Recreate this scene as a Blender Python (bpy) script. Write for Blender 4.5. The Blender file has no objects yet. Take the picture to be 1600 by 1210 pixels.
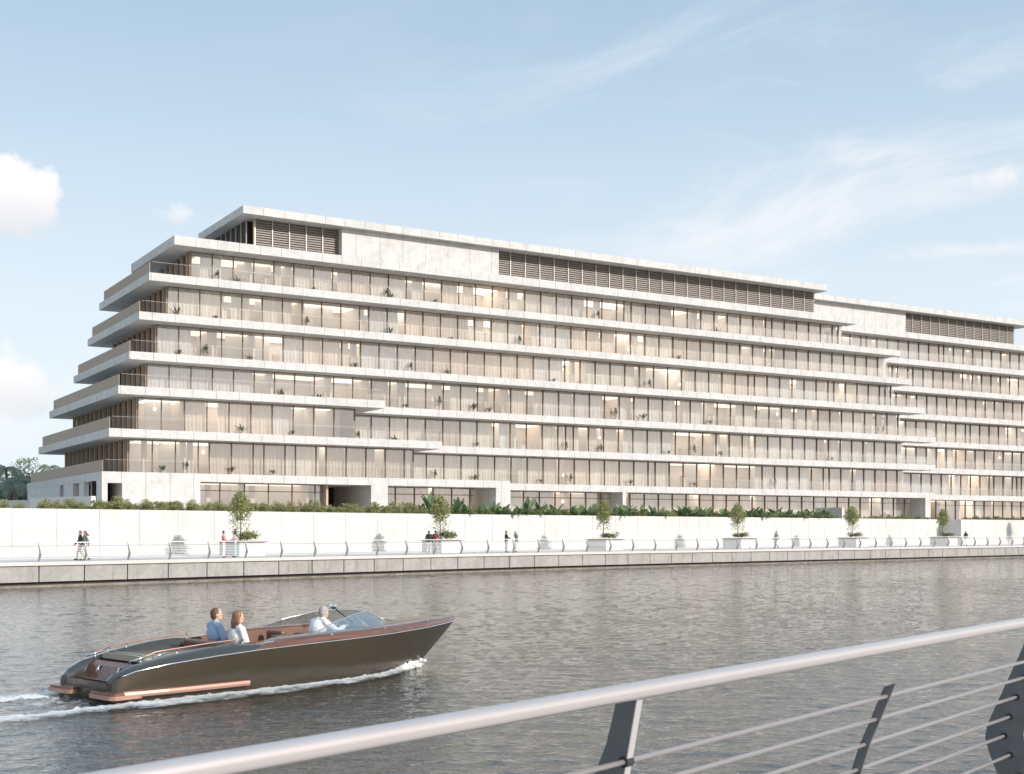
import bpy, bmesh, math, random
import numpy as np
from mathutils import Vector, Matrix, Quaternion
random.seed(7); rng = np.random.default_rng(7)
SC = bpy.context.scene; COL = SC.collection
R = math.radians
EYE = 3.1            # eye height above the water
# ------------------------------------------------------------------ camera
cd = bpy.data.cameras.new('camera'); cam = bpy.data.objects.new('camera', cd); COL.objects.link(cam)
cam.location = (0, 0, EYE); cam.rotation_euler = (R(90), 0, 0)
cd.sensor_width = 36; cd.sensor_fit = 'HORIZONTAL'; cd.lens = 45; cd.shift_y = 0.1406
cd.clip_start = 0.05; cd.clip_end = 6000
cd.dof.use_dof = True; cd.dof.focus_distance = 40; cd.dof.aperture_fstop = 9
SC.camera = cam
# ------------------------------------------------------------------ sky
SUN_AZ, SUN_EL = 122.0, 27.0
w = bpy.data.worlds.new("World"); SC.world = w; w.use_nodes = True
nt = w.node_tree; nt.nodes.clear()
class NB:
    def __init__(s, nt): s.nt = nt
    def n(s, t, **k):
        x = s.nt.nodes.new(t)
        for a, b in k.items(): setattr(x, a, b)
        return x
    def put(s, sock, v):
        if isinstance(v, bpy.types.NodeSocket): s.nt.links.new(v, sock)
        elif v is not None: sock.default_value = v
    def m(s, op, a, b=None, c=None, clamp=False):
        x = s.n('ShaderNodeMath', operation=op, use_clamp=clamp)
        for i, v in enumerate((a, b, c)):
            if v is not None: s.put(x.inputs[i], v)
        return x.outputs[0]
    def mix(s, f, a, b, bt='MIX'):
        x = s.n('ShaderNodeMix', data_type='RGBA', blend_type=bt)
        s.put(x.inputs[0], f); s.put(x.inputs[6], a); s.put(x.inputs[7], b)
        return x.outputs[2]
    def noise(s, vec, scale, detail=4, rough=.55, dist=0):
        x = s.n('ShaderNodeTexNoise'); s.put(x.inputs['Vector'], vec)
        x.inputs['Scale'].default_value = scale; x.inputs['Detail'].default_value = detail
        x.inputs['Roughness'].default_value = rough; x.inputs['Distortion'].default_value = dist
        return x.outputs[0]
    def ramp(s, v, a, b):
        x = s.n('ShaderNodeMapRange'); x.interpolation_type = 'SMOOTHSTEP'
        s.put(x.inputs[0], v); x.inputs[1].default_value = a; x.inputs[2].default_value = b
        return x.outputs[0]
    def xyz(s, v):
        x = s.n('ShaderNodeSeparateXYZ'); s.put(x.inputs[0], v); return x.outputs
    def vec(s, a, b, c):
        x = s.n('ShaderNodeCombineXYZ')
        for i, v in enumerate((a, b, c)): s.put(x.inputs[i], v)
        return x.outputs[0]
b = NB(nt)
sky = b.n('ShaderNodeTexSky', sky_type='NISHITA'); sky.sun_disc = False
sky.sun_elevation = R(SUN_EL); sky.sun_rotation = R(SUN_AZ); sky.air_density = 1.0; sky.dust_density = 1.5; sky.ozone_density = 1.6
SKYK = 0.10
tc = b.n('ShaderNodeTexCoord').outputs['Generated']
X, Y, Z = b.xyz(tc)
az = b.m('MULTIPLY', b.m('ARCTAN2', X, Y), 57.2958)
el = b.m('MULTIPLY', b.m('ARCSINE', Z), 57.2958)
v2 = b.vec(az, el, 0.0)
def C(r, g, bl): return (r, g, bl, 1)
base = b.mix(0.62, sky.outputs[0], C(4.35, 6.3, 8.0))
# pale air towards the horizon
hz = b.ramp(el, 28, 2)
base = b.mix(b.m('MULTIPLY', hz, .86), base, C(7.75, 8.4, 8.9))
# bright warm haze on the sun's side of the sky
sdot = b.m('ADD', b.m('MULTIPLY', X, math.sin(R(SUN_AZ))), b.m('MULTIPLY', Y, math.cos(R(SUN_AZ))))
base = b.mix(b.m('MULTIPLY', b.m('MULTIPLY', b.ramp(sdot, .1, .95), b.ramp(el, 42, 8)), .8), base, C(10.5, 9.3, 8.2))
# high thin cirrus, stronger on the right
vs = b.vec(b.m('MULTIPLY', b.m('ADD', az, b.m('MULTIPLY', el, 1.2)), .055), b.m('MULTIPLY', b.m('SUBTRACT', el, b.m('MULTIPLY', az, .18)), .22), 3.1)
ci = b.ramp(b.noise(vs, 1.0, 6, .6, .8), .44, .78)
side = b.ramp(az, -16, 18)
ci = b.m('MULTIPLY', ci, b.m('MULTIPLY', side, b.ramp(el, 32, 14)))
base = b.mix(b.m('MULTIPLY', ci, .62), base, C(8.9, 8.75, 8.9))
# cumulus banks
def puff(cx, cy, rx, ry, cut=0.0, amp=.55, sc=.55):
    nx = b.noise(b.vec(b.m('ADD', az, 31.0+cx), b.m('ADD', el, 7.0), 1.7), sc, 7, .6, .25)
    dx = b.m('DIVIDE', b.m('SUBTRACT', az, cx), rx); dy = b.m('DIVIDE', b.m('SUBTRACT', el, cy), ry)
    d = b.m('SQRT', b.m('ADD', b.m('MULTIPLY', dx, dx), b.m('MULTIPLY', dy, dy)))
    d = b.m('ADD', d, b.m('MULTIPLY', b.m('SUBTRACT', nx, .5), amp*4))
    return d
def cloud(base, cx, cy, rx, ry, amp=.5, soft=.28, dens=1.0, sc=.55):
    d = puff(cx, cy, rx, ry, 0, amp, sc)
    m = b.m('MULTIPLY', b.ramp(d, 1.05, 1.05-soft), dens)
    sh = b.ramp(b.m('SUBTRACT', el, cy), -ry*.9, ry*.6)
    col = b.mix(sh, C(6.9, 7.1, 7.5), C(8.9, 8.7, 8.7))
    return b.mix(m, base, col)
base = cloud(base, -21.6, 13.6, 2.7, 1.75, .42, .35)
base = cloud(base, -24.2, 6.0, 6.4, 1.6, .5, .55, .95, .45)
base = cloud(base, -22.8, 3.8, 5.0, 2.2, .5, 1.0, .45, .35)
base = cloud(base, -14.6, 13.4, 1.1, .55, .7, .9, .55, .9)
base = cloud(base, -12.6, 12.9, .55, .7, .6, .9, .6, .9)
base = cloud(base, 20.8, 14.3, 1.2, .6, .7, 1.2, .7, .8)
base = cloud(base, 19.5, 11.6, 4.2, .55, .8, 1.3, .6, .5)
base = cloud(base, 9, 12.8, 2.8, 1.8, .7, 1.6, .3, .4)
bg = b.n('ShaderNodeBackground'); b.put(bg.inputs[0], base); bg.inputs[1].default_value = SKYK
o = b.n('ShaderNodeOutputWorld'); nt.links.new(bg.outputs[0], o.inputs[0])
# ------------------------------------------------------------------ sun
sl = bpy.data.lights.new('sun', 'SUN'); sl.energy = 3.7; sl.angle = R(.6); sl.color = (1, .95, .89)
so = bpy.data.objects.new('sun', sl); COL.objects.link(so)
sd = Vector((math.sin(R(SUN_AZ))*math.cos(R(SUN_EL)), math.cos(R(SUN_AZ))*math.cos(R(SUN_EL)), math.sin(R(SUN_EL))))
so.rotation_euler = sd.to_track_quat('Z', 'Y').to_euler()
SC.view_settings.view_transform = 'Standard'; SC.view_settings.look = 'None'
SC.view_settings.exposure = 0.24; SC.view_settings.gamma = 1
SC.render.engine = 'CYCLES'
SC.cycles.max_bounces = 8; SC.cycles.transparent_max_bounces = 16; SC.cycles.diffuse_bounces = 4; SC.cycles.glossy_bounces = 3
SC.render.resolution_x = 1024; SC.render.resolution_y = 774

# ================================================================== helpers
def tag(o, label=None, cat=None, group=None, kind=None):
    if label: o['label'] = label
    if cat: o['category'] = cat
    if group: o['group'] = group
    if kind: o['kind'] = kind
    return o
def empty(name, loc=(0, 0, 0), rz=0, label=None, cat=None, group=None, sc=1):
    o = bpy.data.objects.new(name, None); COL.objects.link(o); o.location = loc; o.rotation_euler = (0, 0, rz); o.scale = (sc,)*3
    o.empty_display_size = .2
    return tag(o, label, cat, group)
class MB:
    """collects polygons, then links ONE mesh object"""
    def __init__(s): s.v = []; s.f = []; s.mi = []
    def add(s, vs, fs, mi=0):
        k = len(s.v); s.v += [tuple(p) for p in vs]; s.f += [tuple(i+k for i in f) for f in fs]; s.mi += [mi]*len(fs); return s
    def box(s, x0, x1, y0, y1, z0, z1, mi=0):
        if x0 > x1: x0, x1 = x1, x0
        if y0 > y1: y0, y1 = y1, y0
        vs = [(x0,y0,z0),(x1,y0,z0),(x1,y1,z0),(x0,y1,z0),(x0,y0,z1),(x1,y0,z1),(x1,y1,z1),(x0,y1,z1)]
        return s.add(vs, [(0,3,2,1),(4,5,6,7),(0,1,5,4),(1,2,6,5),(2,3,7,6),(3,0,4,7)], mi)
    def prism(s, poly, z0, z1, mi=0):
        n = len(poly); ar = sum(poly[i][0]*poly[(i+1)%n][1]-poly[(i+1)%n][0]*poly[i][1] for i in range(n))
        if ar < 0: poly = poly[::-1]
        vs = [(x, y, z0) for x, y in poly]+[(x, y, z1) for x, y in poly]
        fs = [tuple(range(n))[::-1], tuple(range(n, 2*n))]+[(i, (i+1)%n, n+(i+1)%n, n+i) for i in range(n)]
        return s.add(vs, fs, mi)
    def obox(s, c, ax, ay, hx, hy, z0, z1, mi=0):
        """box with horizontal axes ax, ay (unit 2-vectors)"""
        p = [(c[0]+ax[0]*i*hx+ay[0]*j*hy, c[1]+ax[1]*i*hx+ay[1]*j*hy) for i, j in ((-1,-1),(1,-1),(1,1),(-1,1))]
        return s.prism(p, z0, z1, mi)
    def tube(s, pts, r, seg=10, mi=0, closed=False, caps=True):
        pts = [Vector(p) for p in pts]; n = len(pts); rr = r if isinstance(r, (list, tuple)) else [r]*n
        vs = []; up = None
        for i, p in enumerate(pts):
            a = pts[(i-1) % n] if closed or i > 0 else p; c = pts[(i+1) % n] if closed or i < n-1 else p
            t = (c-a).normalized()
            if up is None:
                up = Vector((0, 0, 1)) if abs(t.z) < .9 else Vector((1, 0, 0))
            x = t.cross(up).normalized(); y = x.cross(t).normalized(); up = y
            for k in range(seg):
                an = 2*math.pi*k/seg; vs.append(p+(x*math.cos(an)+y*math.sin(an))*rr[i])
        fs = []
        for i in range(n if closed else n-1):
            for k in range(seg):
                a = i*seg+k; bb = i*seg+(k+1) % seg; j = (i+1) % n
                fs.append((a, bb, j*seg+(k+1) % seg, j*seg+k))
        if caps and not closed: fs += [tuple(range(seg)), tuple(range((n-1)*seg, n*seg))[::-1]]
        return s.add(vs, fs, mi)
    def ell(s, c, r, seg=12, rings=8, rot=None, mi=0):
        vs = []; fs = []
        for i in range(rings+1):
            th = math.pi*i/rings
            for k in range(seg):
                ph = 2*math.pi*k/seg
                p = Vector((r[0]*math.sin(th)*math.cos(ph), r[1]*math.sin(th)*math.sin(ph), r[2]*math.cos(th)))
                if rot: p = rot @ p
                vs.append(p+Vector(c))
        for i in range(rings):
            for k in range(seg):
                fs.append((i*seg+k, (i+1)*seg+k, (i+1)*seg+(k+1) % seg, i*seg+(k+1) % seg))
        return s.add(vs, fs, mi)
    def grid(s, rows, mi=0, closed=False):
        m = len(rows[0]); vs = [p for r_ in rows for p in r_]; fs = []
        for i in range(len(rows)-1):
            for k in range(m if closed else m-1):
                fs.append((i*m+k, i*m+(k+1) % m, (i+1)*m+(k+1) % m, (i+1)*m+k))
        return s.add(vs, fs, mi)
    def build(s, name, mats, parent=None, smooth=False, bevel=0, weld=False, angle=40):
        me = bpy.data.meshes.new(name); me.from_pydata(s.v, [], s.f)
        if not isinstance(mats, (list, tuple)): mats = [mats]
        for m in mats: me.materials.append(m)
        if len(mats) > 1: me.polygons.foreach_set('material_index', s.mi)
        if weld:
            bm = bmesh.new(); bm.from_mesh(me); bmesh.ops.remove_doubles(bm, verts=bm.verts, dist=.0008)
            bmesh.ops.recalc_face_normals(bm, faces=bm.faces); bm.to_mesh(me); bm.free()
        if smooth: me.polygons.foreach_set('use_smooth', [True]*len(me.polygons))
        me.update()
        o = bpy.data.objects.new(name, me); COL.objects.link(o)
        if parent: o.parent = parent
        if bevel:
            bv = o.modifiers.new('bevel', 'BEVEL'); bv.width = bevel; bv.segments = 2; bv.limit_method = 'ANGLE'
        return o
def dup(o, parent=None, **k):
    c = o.copy(); COL.objects.link(c)
    if parent: c.parent = parent
    for ch in list(o.children): dup(ch, c)
    return c

# ================================================================== materials
def newmat(name):
    m = bpy.data.materials.new(name); m.use_nodes = True; nt = m.node_tree
    return m, NB(nt), nt.nodes['Principled BSDF'], nt
def simple(name, col, rough=.5, metal=0, var=.0, scale=8, bump=0, coat=0, spec=None):
    m, b, p, nt = newmat(name)
    p.inputs['Base Color'].default_value = (*col, 1); p.inputs['Roughness'].default_value = rough; p.inputs['Metallic'].default_value = metal
    if coat: p.inputs['Coat Weight'].default_value = coat; p.inputs['Coat Roughness'].default_value = .06
    if spec is not None: p.inputs['Specular IOR Level'].default_value = spec
    if var or bump:
        t = b.n('ShaderNodeTexCoord').outputs['Object']; nz = b.noise(t, scale, 5, .6)
        if var: b.put(p.inputs['Base Color'], b.mix(nz, (*[c*(1-var) for c in col], 1), (*[min(1, c*(1+var)) for c in col], 1)))
        if bump:
            bp = b.n('ShaderNodeBump'); bp.inputs['Strength'].default_value = bump; bp.inputs['Distance'].default_value = .02; b.put(bp.inputs['Height'], nz); b.put(p.inputs['Normal'], bp.outputs[0])
    return m
def stone(name, col, period=0, width=.022, rough=.75, mott=.10, streak=0, phase=0.0):
    """pale stone with soft mottling and open joints every `period` metres"""
    m, b, p, nt = newmat(name); p.inputs['Roughness'].default_value = rough
    t = b.n('ShaderNodeTexCoord'); ob = t.outputs['Object']; x, y, z = b.xyz(ob)
    n1 = b.noise(ob, .9, 6, .62, .6); n2 = b.noise(ob, 5.5, 5, .6)
    f = b.m('ADD', b.m('MULTIPLY', n1, .6), b.m('MULTIPLY', n2, .4)); f = b.ramp(f, .3, .7)
    c0 = tuple(c*(1-mott) for c in col); c1 = tuple(min(.95, c*(1+mott*.45)) for c in col)
    cc = b.mix(f, (*c0, 1), (*c1, 1))
    vein = b.ramp(b.noise(ob, 2.2, 8, .7, 1.6), .60, .68)
    cc = b.mix(b.m('MULTIPLY', vein, .13), cc, (col[0]*.55, col[1]*.52, col[2]*.48, 1))
    if streak:
        sv = b.vec(b.m('MULTIPLY', x, 1.6), b.m('MULTIPLY', y, 1.6), b.m('MULTIPLY', z, .22))
        st = b.ramp(b.noise(sv, 2.0, 6, .65), .48, .75)
        cc = b.mix(b.m('MULTIPLY', st, streak), cc, (col[0]*.45, col[1]*.42, col[2]*.38, 1))
    if period:
        nx, ny, nz_ = b.xyz(t.outputs['Normal'])
        sel = b.m('GREATER_THAN', b.m('ABSOLUTE', nx), .5)
        co = b.n('ShaderNodeMix'); b.put(co.inputs[0], sel); b.put(co.inputs[2], x); b.put(co.inputs[3], y)
        q = b.m('DIVIDE', b.m('ADD', co.outputs[0], 200+phase), period)
        fr = b.m('FRACT', q)
        j = b.m('LESS_THAN', fr, width/period)
        idn = b.n('ShaderNodeTexWhiteNoise'); idn.noise_dimensions = '1D'; b.put(idn.inputs['W'], b.m('FLOOR', q))
        cc = b.mix(b.m('MULTIPLY', idn.outputs[0], .07), cc, (col[0]*.6, col[1]*.58, col[2]*.55, 1))
        cc = b.mix(b.m('MULTIPLY', j, .7), cc, (.13, .115, .10, 1))
    b.put(p.inputs['Base Color'], cc)
    bp = b.n('ShaderNodeBump'); bp.inputs['Strength'].default_value = .15; bp.inputs['Distance'].default_value = .01
    b.put(bp.inputs['Height'], n2); b.put(p.inputs['Normal'], bp.outputs[0])
    return m
def glass(name, tint=(.93, .93, .92), refl=.10, gain=1.0, rough=0.0):
    m = bpy.data.materials.new(name); m.use_nodes = True; nt = m.node_tree; nt.nodes.clear(); b = NB(nt)
    tr = b.n('ShaderNodeBsdfTransparent'); tr.inputs[0].default_value = (*tint, 1)
    gl = b.n('ShaderNodeBsdfGlossy'); gl.inputs['Roughness'].default_value = rough; gl.inputs[0].default_value = (.95, .97, 1, 1)
    fr = b.n('ShaderNodeFresnel'); fr.inputs[0].default_value = 1.5
    f = b.m('ADD', b.m('MULTIPLY', fr.outputs[0], gain), refl, clamp=True)
    mx = b.n('ShaderNodeMixShader'); b.put(mx.inputs[0], f); b.put(mx.inputs[1], tr.outputs[0]); b.put(mx.inputs[2], gl.outputs[0])
    o = b.n('ShaderNodeOutputMaterial'); nt.links.new(mx.outputs[0], o.inputs[0]); return m
def leafmat(name, c0, c1):
    m, b, p, nt = newmat(name); g = b.n('ShaderNodeNewGeometry')
    cc = b.mix(g.outputs['Random Per Island'], (*c0, 1), (*c1, 1))
    b.put(p.inputs['Base Color'], cc); p.inputs['Roughness'].default_value = .55
    tl = b.n('ShaderNodeBsdfTranslucent'); b.put(tl.inputs[0], cc)
    mx = b.n('ShaderNodeMixShader'); mx.inputs[0].default_value = .3
    nt.links.new(p.outputs[0], mx.inputs[1]); nt.links.new(tl.outputs[0], mx.inputs[2])
    nt.links.new(mx.outputs[0], nt.nodes['Material Output'].inputs[0]); return m
def wood(name, c0, c1, rough=.25, coat=.6, plank=0.0, axis='Y'):
    m, b, p, nt = newmat(name); t = b.n('ShaderNodeTexCoord').outputs['Object']; x, y, z = b.xyz(t)
    v = b.vec(b.m('MULTIPLY', x, .6), b.m('MULTIPLY', y, 9.0), b.m('MULTIPLY', z, 9.0))
    cc = b.mix(b.ramp(b.noise(v, 1.6, 6, .6, .5), .3, .72), (*c0, 1), (*c1, 1))
    if plank:
        q = b.m('FRACT', b.m('DIVIDE', b.m('ADD', y, 50.0), plank)); cc = b.mix(b.m('MULTIPLY', b.m('LESS_THAN', q, .12), .7), cc, (.03, .015, .01, 1))
    b.put(p.inputs['Base Color'], cc); p.inputs['Roughness'].default_value = rough
    p.inputs['Coat Weight'].default_value = coat; p.inputs['Coat Roughness'].default_value = .08; return m
M = {}
M['stone'] = stone('pale_stone', (.595, .58, .56), 2.1, .045, mott=.2, streak=.12)
M['stone_plain'] = stone('pale_stone_plain', (.62, .60, .57))
M['wallstone'] = stone('wall_stone', (.565, .555, .535), 0, mott=.1, streak=.24)
M['quay'] = stone('quay_concrete', (.365, .35, .33), 0, mott=.22, streak=.55)
M['cap'] = stone('quay_coping', (.60, .57, .54), 0, mott=.1)
M['paving'] = stone('paving_stone', (.60, .58, .555), 0, mott=.08)
M['terrace'] = stone('terrace_gravel', (.5, .48, .44), 0, mott=.2)
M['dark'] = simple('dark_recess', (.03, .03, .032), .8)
M['bronze'] = simple('bronze_panel', (.30, .225, .16), .5, .35, .12, 1.5)
M['mullion'] = simple('bronze_mullion', (.20, .15, .11), .5, .2)
M['fin'] = simple('bronze_fin', (.46, .35, .26), .55, .1, .15, .7)
M['palemetal'] = simple('pale_metal', (.55, .53, .5), .4, .3)
M['louvre'] = simple('louvre_slat', (.36, .325, .295), .55, .2)
M['glass'] = glass('window_glass', (.985, .975, .96), .27, 1.25)
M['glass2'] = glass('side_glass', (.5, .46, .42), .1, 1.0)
M['balglass'] = glass('balustrade_glass', (.985, .985, .98), .0, .28)
M['room'] = simple('room_wall', (.80, .75, .67), .8, 0, .08, .5)
M['room2'] = simple('room_wall_tan', (.74, .62, .48), .8, 0, .08, .5)
M['core'] = simple('room_core', (.66, .60, .53), .8, 0, .3, .35)
M['oak'] = simple('pale_cabinet', (.66, .55, .43), .6)
def drape(name, col, rough, metal, var, scale):
    m, b, p, nt = newmat(name); ob = b.n('ShaderNodeTexCoord').outputs['Object']; x, y, z = b.xyz(ob)
    f = b.noise(b.vec(b.m('MULTIPLY', x, 3.2), b.m('MULTIPLY', y, .5), b.m('MULTIPLY', z, .18)), 1.3, 4, .65)
    cc = b.mix(b.ramp(f, .3, .72), (*[c*.78 for c in col], 1), (*[min(.95, c*1.1) for c in col], 1)); b.put(p.inputs['Base Color'], cc); p.inputs['Roughness'].default_value = rough
    tl = b.n('ShaderNodeBsdfTranslucent'); b.put(tl.inputs[0], cc); mx = b.n('ShaderNodeMixShader'); mx.inputs[0].default_value = .26
    nt.links.new(p.outputs[0], mx.inputs[1]); nt.links.new(tl.outputs[0], mx.inputs[2]); nt.links.new(mx.outputs[0], nt.nodes['Material Output'].inputs[0]); return m
CUR = [drape('curtain_cream', (.92, .85, .75), .9, 0, .06, 3), drape('curtain_sand', (.85, .75, .64), .9, 0, .08, 3), drape('curtain_white', (.86, .85, .82), .9, 0, .04, 3),
       drape('curtain_taupe', (.70, .60, .50), .9, 0, .1, 3), drape('curtain_grey', (.80, .78, .76), .9, 0, .06, 3)]
M['steel'] = simple('satin_rail', (.62, .565, .55), .30, .6, .06, 3)
M['rodsteel'] = simple('rod_steel', (.42, .385, .38), .35, .5)
M['post'] = simple('dark_post', (.15, .15, .152), .45, .3, .1, 6)
M['sunedge_tint'] = simple('post_edge_sun_tint', (.55, .51, .50), .4, .4)  # paler steel tone, sunlight on the post edge put into the colour
M['farpost'] = simple('far_post', (.44, .425, .415), .5, .3)
M['farsteel'] = simple('far_rail', (.80, .77, .76), .4, .2)

# ================================================================== plan geometry
FPX, HY = 2000.0, 830.0
da = Vector((math.sin(R(58.8)), math.cos(R(58.8)))); db = Vector((-da.y, da.x)); P0 = Vector((-34.8, 108.6))
def u_at(px, v):
    r = (px-800)/FPX; bb = P0+db*v
    return (r*bb.y-bb.x)/(da.x-r*da.y)
# quay edge as a smooth plan curve
qp = [(-92.5, -3.5), (-59, 33.7), (-25.5, 70.9), (-13.2, 84.4), (1.0, 100.0), (24, 120), (60.5, 151), (152, 229), (244, 307)]
for _ in range(3):
    q2 = [qp[0]]
    for i in range(len(qp)-1):
        a, c = Vector(qp[i]), Vector(qp[i+1]); q2 += [tuple(a*.75+c*.25), tuple(a*.25+c*.75)]
    qp = q2+[qp[-1]]
qv = [Vector(p) for p in qp]; cum = [0]
for i in range(1, len(qv)): cum.append(cum[-1]+(qv[i]-qv[i-1]).length)
def Q(s, off=0):
    s = max(0, min(cum[-1]-1e-3, s)); i = next(k for k in range(1, len(cum)) if cum[k] > s)
    f = (s-cum[i-1])/(cum[i]-cum[i-1]); p = qv[i-1].lerp(qv[i], f)
    t0 = (qv[max(i-1, 1)]-qv[max(i-1, 1)-1]).normalized(); t1 = (qv[min(i+1, len(qv)-1)]-qv[min(i+1, len(qv)-1)-1]).normalized()
    t = (qv[i]-qv[i-1]).normalized()
    t = (t0.lerp(t, min(1, f*2)) if f < .5 else t.lerp(t1, f-.5)).normalized()
    n = Vector((-t.y, t.x)); return p+n*off, t, n
def s_at(px, off):
    lo, hi = 40, cum[-1]-2
    for _ in range(50):
        mid = (lo+hi)/2; p, _t, _n = Q(mid, off)
        if p.y <= .5 or 800+FPX*p.x/p.y < px: lo = mid
        else: hi = mid
    return (lo+hi)/2
S0, S1 = 10, cum[-1]-5
DECK = EYE-1.7   # promenade level
TERR = 4.3       # terrace behind the retaining wall
WTOP = EYE+1.46
def strip(mb, s0, s1, o0, o1, z0, z1, step=3.0, mi=0):
    """a solid ribbon that follows the quay line"""
    n = max(1, int((s1-s0)/step)); rows = []
    for i in range(n+1):
        s = s0+(s1-s0)*i/n; a = Q(s, o0)[0]; c = Q(s, o1)[0]
        rows.append([(a.x, a.y, z0), (a.x, a.y, z1), (c.x, c.y, z1), (c.x, c.y, z0)])
    mb.grid(rows, mi, closed=True); k = len(mb.v)
    mb.f += [(k-4*(n+1)+3, k-4*(n+1)+2, k-4*(n+1)+1, k-4*(n+1)), (k-4, k-3, k-2, k-1)]; mb.mi += [mi, mi]

WSLOPE = .054
# ================================================================== setting
# water
m, b, p, nt = newmat('river_water')
p.inputs['Base Color'].default_value = (.062, .054, .044, 1); p.inputs['Roughness'].default_value = .035; p.inputs['IOR'].default_value = 1.75; p.inputs['Specular Tint'].default_value = (1, .95, .89, 1)
t = b.n('ShaderNodeTexCoord').outputs['Object']; x, y, z = b.xyz(t)
rv = b.vec(b.m('MULTIPLY', x, .62), y, z)
n1 = b.noise(rv, 2.9, 3, .6, .5); n2 = b.noise(rv, .35, 3, .5); n3 = b.noise(rv, 8.5, 3, .6, .3)
h = b.m('ADD', b.m('ADD', b.m('MULTIPLY', n1, .05), b.m('MULTIPLY', n2, .0)), b.m('MULTIPLY', n3, .035))
bp = b.n('ShaderNodeBump'); bp.inputs['Strength'].default_value = 1.0; bp.inputs['Distance'].default_value = .62
b.put(bp.inputs['Height'], h); b.put(p.inputs['Normal'], bp.outputs[0])
M['water'] = m
wr = np.random.default_rng(3); NW = 60
wl = np.exp(wr.uniform(np.log(.15), np.log(1.15), NW)); wa = np.radians(90+wr.normal(0, 38, NW)); wk = 2*np.pi/wl; wp = wr.uniform(0, 6.283, NW)
wamp = wl**1.0; wamp *= WSLOPE/np.sqrt(np.sum((wamp*wk)**2)/2)
def wave(X_, Y_):
    h_ = np.zeros_like(X_)
    for a_, k_, d_, p_ in zip(wamp, wk, wa, wp): h_ += a_*np.sin(k_*(np.cos(d_)*X_+np.sin(d_)*Y_)+p_)
    gust = 1+.22*np.sin(X_*.11+Y_*.05+1)*np.sin(Y_*.13-X_*.04)+.15*np.sin(X_*.31+.7*np.sin(Y_*.2))
    return h_*gust
def wgrid(x0, x1, y0, y1, st, z=0):
    xs, ys = np.arange(x0, x1+st/2, st), np.arange(y0, y1+st/2, st); XX, YY = np.meshgrid(xs, ys); ZZ = wave(XX, YY)+z
    v_ = np.stack([XX, YY, ZZ], -1).reshape(-1, 3); nx, ny = len(xs), len(ys); i = (np.arange(ny-1)[:, None]*nx+np.arange(nx-1)[None]).ravel()
    return v_, np.stack([i, i+1, i+nx+1, i+nx], 1)
vs_, fs_, off_ = [], [], 0
for g in ((-14, 20, 9, 34, .06, 0), (-36, 54, 34, 84, .13, 0), (-62, 130, 84, 212, .3, 0)):
    v_, f_ = wgrid(*g); vs_.append(v_); fs_.append(f_+off_); off_ += len(v_)
for q in ([(-900, -300), (900, -300), (900, 9), (-900, 9)], [(-900, 9), (-14, 9), (-14, 34), (-900, 34)], [(20, 9), (900, 9), (900, 34), (20, 34)], [(-900, 34), (-36, 34), (-36, 84), (-900, 84)], [(54, 34), (900, 34), (900, 84), (54, 84)], [(-900, 84), (-62, 84), (-62, 212), (-900, 212)], [(130, 84), (900, 84), (900, 212), (130, 212)], [(-900, 212), (900, 212), (900, 900), (-900, 900)]):
    vs_.append(np.array([(a_, b_, 0) for a_, b_ in q], float)); fs_.append(np.array([[0, 1, 2, 3]])+off_); off_ += 4
vs_ = np.concatenate(vs_); fs_ = np.concatenate(fs_); me = bpy.data.meshes.new('water'); me.vertices.add(len(vs_)); me.vertices.foreach_set('co', vs_.ravel())
me.loops.add(fs_.size); me.loops.foreach_set('vertex_index', fs_.ravel().astype(np.int32)); me.polygons.add(len(fs_)); me.polygons.foreach_set('loop_start', np.arange(len(fs_), dtype=np.int32)*4); me.polygons.foreach_set('loop_total', np.full(len(fs_), 4, np.int32))
me.update(calc_edges=True); me.polygons.foreach_set('use_smooth', np.ones(len(fs_), bool)); me.materials.append(M['water']); wo = bpy.data.objects.new('water', me); COL.objects.link(wo)
tag(wo, 'wide grey brown river with fine wind ripples', 'water', kind='structure')
mb = MB(); strip(mb, S0, S1, .35, 12.3, .9, DECK); o = mb.build('promenade', M['paving']); tag(o, 'sunlit pale stone riverside promenade', 'promenade', kind='structure')
mb = MB()
rows = []
for i in range(80):
    s = S0+(S1-S0)*i/79; a = Q(s, 12.6)[0]; c = Q(s, 420)[0] if False else None
    rows.append(a)
poly = [(a.x, a.y) for a in rows]+[(900, 300), (900, 1500), (-900, 1500), (-900, -60)]
mb.prism(poly, 3.6, TERR); tag(mb.build('ground', M['terrace']), 'level terrace ground behind the retaining wall', 'ground', kind='structure')

# quay wall: coping, facing panels, waterline plinth
quay = empty('quay_wall', (-25.5, 70.9, 0), label='weathered grey concrete quay wall with pale coping along the water', cat='quay wall')
def under(o, par): o.parent = par; o.matrix_parent_inverse = Matrix.Translation(par.location).inverted() if par.rotation_euler.z == 0 else par.matrix_world.inverted(); return o
mb = MB(); strip(mb, S0, S1, -.12, .347, DECK-.2, DECK); under(mb.build('coping', M['cap']), quay)
s_ref = s_at(132, 0); SP = 2.72
mb = MB(); k = math.floor((S0-s_ref)/SP)+1
while s_ref+(k+1)*SP < S1:
    s = s_ref+k*SP; strip(mb, s+.035, s+SP-.035, 0, .5, .30, DECK-.2, SP); k += 1
under(mb.build('facing_panel', M['quay']), quay)
mb = MB(); strip(mb, S0, S1, .22, .8, -.4, DECK-.22); under(mb.build('backing', M['dark']), quay)
mb = MB(); strip(mb, S0, S1, .03, .215, -.4, .12); under(mb.build('plinth', stone('tide_stained_concrete', (.24, .215, .17), 0, mott=.45, streak=.5)), quay)

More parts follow.
